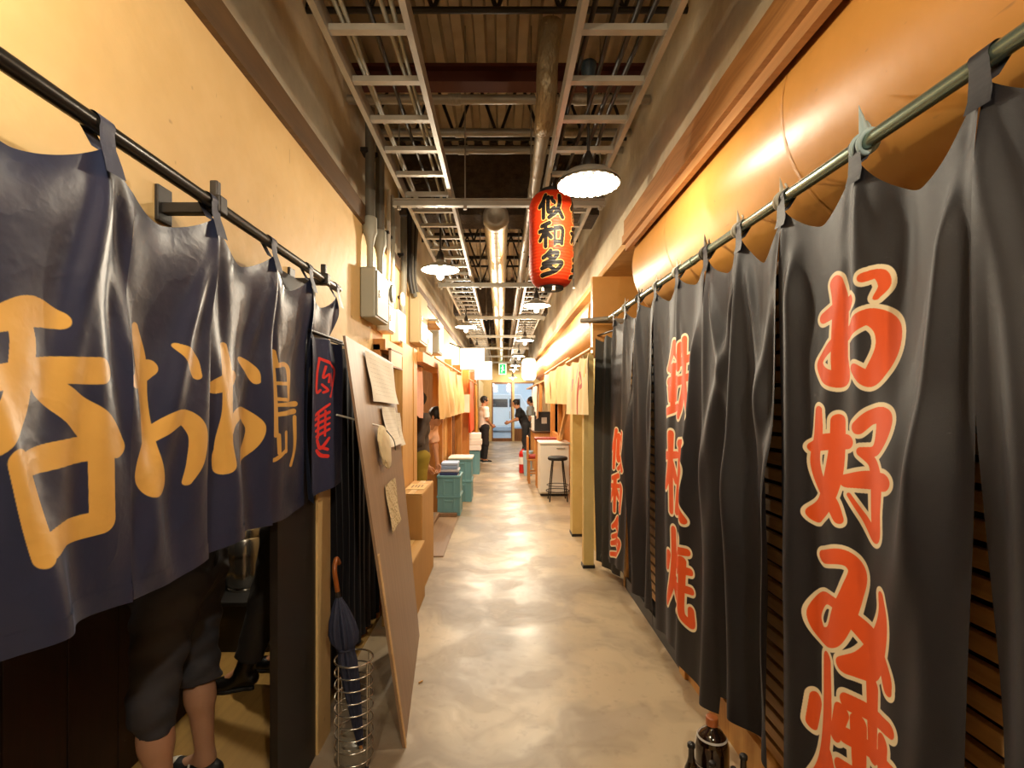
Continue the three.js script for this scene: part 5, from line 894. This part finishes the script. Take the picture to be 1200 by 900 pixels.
function person(label, p, turn, o) {
  const J = { pel: [0, 0.95, 0], chest: [0, 1.28, 0], neck: [0, 1.46, -0.01], head: [0, 1.61, 0.02], shL: [0.175, 1.4, -0.01], elL: [0.21, 1.12, -0.03], wrL: [0.19, 0.88, 0.06], shR: [-0.175, 1.4, -0.01], elR: [-0.21, 1.12, -0.03], wrR: [-0.19, 0.88, 0.06],
    hipL: [0.085, 0.92, 0], knL: [0.095, 0.5, 0.02], anL: [0.1, 0.085, -0.02], toL: [0.12, 0.03, 0.14], hipR: [-0.085, 0.92, 0], knR: [-0.095, 0.5, 0.02], anR: [-0.1, 0.085, -0.02], toR: [-0.12, 0.03, 0.14], ...o.pose };
  const t = thing('person', label, 'person', p, turn), skin = std({ color: o.skin ?? 0xc08a66, roughness: 0.55 });
  const bounds = (list, pad) => [0, 1, 2].map((k) => [Math.min(...list.map((q) => q[k])) - pad, Math.max(...list.map((q) => q[k])) + pad]);
  const torso = (e) => [capsule([J.pel[0] - 0.055, J.pel[1], J.pel[2]], [J.pel[0] + 0.055, J.pel[1], J.pel[2]], 0.108 + e, 0.108 + e), capsule(J.pel, J.chest, 0.112 + e, 0.118 + e), capsule([J.chest[0] - 0.06, J.chest[1], J.chest[2]], [J.chest[0] + 0.06, J.chest[1], J.chest[2]], 0.108 + e, 0.108 + e), capsule(J.shL, J.shR, 0.062 + e, 0.062 + e), capsule(J.chest, J.neck, 0.1 + e * 0.5, 0.055 + e * 0.5)];
  const arms = (e, f = 1) => ['L', 'R'].flatMap((s) => { const sh = J['sh' + s], el = J['el' + s], wr = J['wr' + s]; return f < 1 ? [capsule(sh, along(sh, el, f), 0.056 + e, 0.05 + e * 1.4, 1)] : f < 2 ? [capsule(sh, el, 0.05 + e, 0.039 + e), capsule(el, along(el, wr, f - 1 || 0.01), 0.039 + e, 0.034 + e, f > 1 ? 1 : 0)] : [capsule(sh, el, 0.05 + e, 0.039 + e), capsule(el, wr, 0.039 + e, 0.026 + e)]; });
  const skinList = [...torso(-0.012), ...arms(0, 2), capsule(J.neck, J.head, 0.052, 0.05), ...['L', 'R'].flatMap((s) => [capsule(J['hip' + s], J['kn' + s], 0.082, 0.054), capsule(J['kn' + s], along(J['kn' + s], J['an' + s], 0.35), 0.052, 0.054), capsule(along(J['kn' + s], J['an' + s], 0.3), J['an' + s], 0.053, 0.034), capsule(J['an' + s], along(J['an' + s], J['to' + s], 0.8), 0.034, 0.024)])];
  const bb = bounds(Object.values(J), 0.16), cell = o.cell ?? 0.014;
  const lo = bb.map((q) => q[0]), hi = bb.map((q) => q[1]); lo[1] = Math.max(lo[1], -0.02);
  const parts = [surfaceNets(smoothUnion(skinList, 0.035), lo, hi, cell)];
  const hd = headGeo.clone(); hd.applyMatrix4(new THREE.Matrix4().compose(v3(J.head), new THREE.Quaternion().setFromEuler(new THREE.Euler(o.nod ?? 0, o.look ?? 0, 0, 'YXZ')), new THREE.Vector3(1, 1, 1))); parts.push(hd);
  for (const s of ['L', 'R']) { const a = v3(J['el' + s]), b = v3(J['wr' + s]), g = (s === 'L' ? handGeo : handMirror).clone(), q = new THREE.Quaternion().setFromUnitVectors(new THREE.Vector3(0, -1, 0), b.clone().sub(a).normalize()); g.applyMatrix4(new THREE.Matrix4().compose(b, q, new THREE.Vector3(1, 1, 1))); parts.push(g); }
  mesh('body', parts, skin, t);
  const hr = hairGeo.clone(); hr.applyMatrix4(new THREE.Matrix4().compose(v3(J.head), new THREE.Quaternion().setFromEuler(new THREE.Euler(o.nod ?? 0, o.look ?? 0, 0, 'YXZ')), new THREE.Vector3(1, 1, 1))); mesh('hair', hr, std({ color: o.hair ?? 0x15110f, roughness: 0.6 }), t);
  // shirt
  const hem = o.hem ?? 0.88, sf = smoothUnion([...torso(0.014), ...arms(0.016, o.sleeve ?? 0.8)], 0.04);
  const up = v3(J.chest).sub(v3(J.pel)).normalize(), he = v3(J.pel).addScaledVector(up, hem - 0.95), nk = v3(J.neck).addScaledVector(up, 0.0);
  mesh('shirt', surfaceNets((x, y, z) => { const w = 0.004 * Math.sin(y * 46 + x * 20) * Math.sin(z * 30 + y * 12); return Math.max(sf(x, y, z) + w, (he.x - x) * up.x + (he.y - y) * up.y + (he.z - z) * up.z, (x - nk.x) * up.x + (y - nk.y) * up.y + (z - nk.z) * up.z); }, lo, hi, cell), o.shirt, t);
  // trousers: fit is extra radius at knee and cuff, cuff is how far down the shin they end
  const [fitT, fitK, fitC] = o.fit ?? [0.014, 0.02, 0.025];
  const legs = ['L', 'R'].flatMap((s, i) => { const cf = Array.isArray(o.cuff) ? o.cuff[i] : o.cuff ?? 0.93, k = J['kn' + s], e = along(k, J['an' + s], cf), r = Array.isArray(o.cuffR) ? o.cuffR[i] : o.cuffR; return [capsule(J['hip' + s], k, 0.088 + fitT, 0.056 + fitK), capsule(k, e, 0.056 + fitK, r ?? lerp(0.05, 0.04, cf) + fitC, 1)]; });
  const pf = smoothUnion([capsule([J.pel[0] - 0.06, J.pel[1] - 0.02, J.pel[2]], [J.pel[0] + 0.06, J.pel[1] - 0.02, J.pel[2]], 0.112 + fitT * 0.7, 0.112 + fitT * 0.7), capsule(J.pel, along(J.pel, J.chest, 0.25), 0.112, 0.112), ...legs], 0.045), wr = o.wrinkle ?? 0.003;
  const we = v3(J.pel).addScaledVector(up, 0.07);
  mesh('trousers', surfaceNets((x, y, z) => { const folds = wr * Math.sin(y * 60 + z * 25 + Math.sin(x * 22) * 2) * Math.sin(x * 28 + 2 + y * 9); return Math.max(pf(x, y, z) + folds, (x - we.x) * up.x + (y - we.y) * up.y + (z - we.z) * up.z); }, lo, hi, o.legCell ?? cell), o.trousers, t);
  // shoes
  for (const s of ['L', 'R']) {
    const a = J['an' + s], b = J['to' + s], dir = new THREE.Vector2(b[0] - a[0], b[2] - a[2]).normalize(), heel = [a[0] - dir.x * 0.035, a[1] - 0.05, a[2] - dir.y * 0.035];
    const up2 = smoothUnion([capsule(heel, [a[0] + dir.x * 0.02, a[1] - 0.03, a[2] + dir.y * 0.02], 0.04, 0.042), capsule([a[0], a[1] - 0.045, a[2]], [b[0] - dir.x * 0.03, b[1] + 0.005, b[2] - dir.y * 0.03], 0.042, 0.04), capsule([b[0] - dir.x * 0.05, b[1] + 0.004, b[2] - dir.y * 0.05], [b[0], b[1] - 0.002, b[2]], 0.042, 0.036)], 0.02);
    const base = Math.min(a[1] - 0.085, b[1] - 0.03), inn = capsule(a, [a[0], a[1] + 0.2, a[2]], 0.036, 0.04), l2 = [Math.min(a[0], b[0]) - 0.11, base - 0.01, Math.min(a[2], b[2]) - 0.11], h2 = [Math.max(a[0], b[0]) + 0.11, a[1] + (o.boot ?? 0.02) + 0.03, Math.max(a[2], b[2]) + 0.11];
    const upper = o.boot ? smoothUnion([up2, capsule(a, [a[0] + (J['kn' + s][0] - a[0]) * 0.3, a[1] + o.boot, a[2] + (J['kn' + s][2] - a[2]) * 0.3], 0.05, 0.055)], 0.02) : up2;
    const sh = mesh('shoe', surfaceNets((x, y, z) => Math.max(upper(x, y, z), base + 0.022 - y, y - a[1] - (o.boot ?? 0.0), o.boot ? -1 : -inn(x, y, z)), l2, h2, 0.006), o.shoe, t);
    mesh('sole', surfaceNets((x, y, z) => Math.max(up2(x, Math.max(y, base + 0.03), z) - 0.003, base - y, y - base - 0.026), l2, h2, 0.006), o.sole ?? M.white, sh);
    if (o.toeCap) { mesh('toe_cap', surfaceNets((x, y, z) => Math.max(up2(x, y, z) - 0.0025, base + 0.02 - y, 0.02 - ((x - b[0]) * dir.x + (z - b[2]) * dir.y + 0.06)), l2, h2, 0.006), M.white, sh); mesh('stripe', surfaceNets((x, y, z) => { const q = (x - a[0]) * dir.x + (z - a[2]) * dir.y; return Math.max(up2(x, y, z) - 0.002, Math.abs(q - 0.035 - (y - base) * 0.25) - 0.008, base + 0.02 - y); }, l2, h2, 0.005), M.white, sh); }
  }
  return t;
}
const clothStd = (c, r = 0.85) => std({ color: c, roughness: r, bumpMap: clones(weave, 1, 1), bumpScale: 0 });
// man in three-quarter black trousers in the near left stall, facing into the stall
person('man in loose three-quarter black trousers standing in the left stall, legs seen below noren', [-1.27, 0, 2.03], -Math.PI / 2 + 0.12, {
  pose: { hipL: [0.09, 0.9, 0], knL: [0.15, 0.49, 0.03], anL: [0.155, 0.085, -0.01], toL: [0.18, 0.03, 0.15], hipR: [-0.09, 0.9, 0], knR: [-0.135, 0.49, 0.0], anR: [-0.14, 0.085, -0.03], toR: [-0.17, 0.03, 0.13], elL: [0.22, 1.15, 0.1], wrL: [0.17, 1.1, 0.32], elR: [-0.22, 1.15, 0.1], wrR: [-0.17, 1.1, 0.32], chest: [0, 1.27, 0.04], neck: [0, 1.45, 0.06], head: [0, 1.6, 0.1], shL: [0.175, 1.39, 0.04], shR: [-0.175, 1.39, 0.04] },
  shirt: clothStd(0x101012), trousers: std({ color: 0x34353d, roughness: 0.75 }), shoe: std({ color: 0x131315, roughness: 0.6 }), cuff: [0.25, 0.15], cuffR: [0.064, 0.088], fit: [0.035, 0.016, 0.03], wrinkle: 0.007, legCell: 0.009, cell: 0.011, toeCap: true, skin: 0xc0957a });
person('person in dark trousers and black boots in the left stall, half behind the doorpost', [-1.26, 0, 2.93], -Math.PI / 2, {
  pose: { pel: [0, 0.9, -0.06], hipL: [0.085, 0.88, -0.05], knL: [0.1, 0.52, 0.03], anL: [0.1, 0.12, 0.16], toL: [0.11, 0.03, 0.31], hipR: [-0.085, 0.88, -0.05], knR: [-0.1, 0.5, 0.0], anR: [-0.11, 0.085, 0.05], toR: [-0.12, 0.03, 0.2], chest: [0, 1.24, -0.06], neck: [0, 1.43, -0.05], head: [0, 1.58, -0.02], shL: [0.175, 1.37, -0.06], shR: [-0.175, 1.37, -0.06], elL: [0.22, 1.1, -0.04], wrL: [0.17, 0.95, 0.16], elR: [-0.22, 1.1, -0.04], wrR: [-0.17, 0.95, 0.16] },
  shirt: clothStd(0x201d1c), trousers: clothStd(0x221e1c), shoe: std({ color: 0x0d0c0c, roughness: 0.3 }), sole: M.black, boot: 0.1, cuff: 0.85, cuffR: 0.072, fit: [0.025, 0.035, 0.035] });
person('man in a white short-sleeved shirt and black trousers at the far left', [-0.46, 0, 13.3], Math.PI / 2 + 0.35, {
  pose: { elL: [0.2, 1.12, 0.02], wrL: [0.06, 0.98, 0.2], elR: [-0.2, 1.12, 0.02], wrR: [-0.05, 0.96, 0.2] }, shirt: clothStd(0xfbfaf8), trousers: clothStd(0x17161a), shoe: M.black, look: -0.1 });
person('man in a black shirt bending over the far counter on the right', [0.66, 0, 14.2], -Math.PI / 2, {
  pose: { chest: [0, 1.24, 0.14], neck: [0, 1.4, 0.22], head: [0, 1.53, 0.27], shL: [0.175, 1.35, 0.18], shR: [-0.175, 1.35, 0.18], elL: [0.2, 1.1, 0.24], wrL: [0.16, 1.02, 0.44], elR: [-0.2, 1.1, 0.24], wrR: [-0.16, 1.02, 0.44] }, shirt: clothStd(0x17181c), trousers: clothStd(0x2a2c30), shoe: M.black, nod: 0.3 });
person('man in a pale grey shirt standing right behind the man in black', [0.86, 0, 15.1], -Math.PI / 2 - 0.3, { shirt: clothStd(0xa7b0b4), trousers: clothStd(0x53565c), shoe: M.black });
const camo = std({ roughness: 0.9, map: texture(128, (u, v) => { const n = fbm(u * 6, v * 6, 701, 6); return n > 0.55 ? hex(0x5a4a3c) : n > 0.45 ? hex(0x2e2620) : hex(0x7b6a58); }, true, 0.3) });
person('person in olive trousers and a dark patterned top in the wooden doorway on the left', [-1.02, 0, 6.25], -Math.PI / 2 + 0.5, {
  pose: { elL: [0.22, 1.12, 0.06], wrL: [0.14, 1.02, 0.28], elR: [-0.22, 1.12, 0.06], wrR: [-0.14, 1.02, 0.28] }, shirt: std({ color: 0x4a3d34, roughness: 0.9 }), trousers: clothStd(0x8f7a24), shoe: M.white, sleeve: 1.6 });
person('person in pale pink shirt and navy shorts bending in the wooden doorway', [-1.17, 0, 6.9], Math.PI / 2 - 0.3, {
  pose: { pel: [0, 0.9, -0.05], hipL: [0.085, 0.87, -0.05], hipR: [-0.085, 0.87, -0.05], chest: [0, 1.17, 0.1], neck: [0, 1.3, 0.22], head: [0, 1.4, 0.32], shL: [0.175, 1.26, 0.17], shR: [-0.175, 1.26, 0.17], elL: [0.21, 0.98, 0.2], wrL: [0.15, 0.76, 0.26], elR: [-0.21, 0.98, 0.2], wrR: [-0.15, 0.76, 0.26] }, shirt: clothStd(0xe3b79a), trousers: clothStd(0x252a44), shoe: M.white, cuff: 0.12, nod: 0.4, hem: 0.86 });
renderer.render(scene, camera);
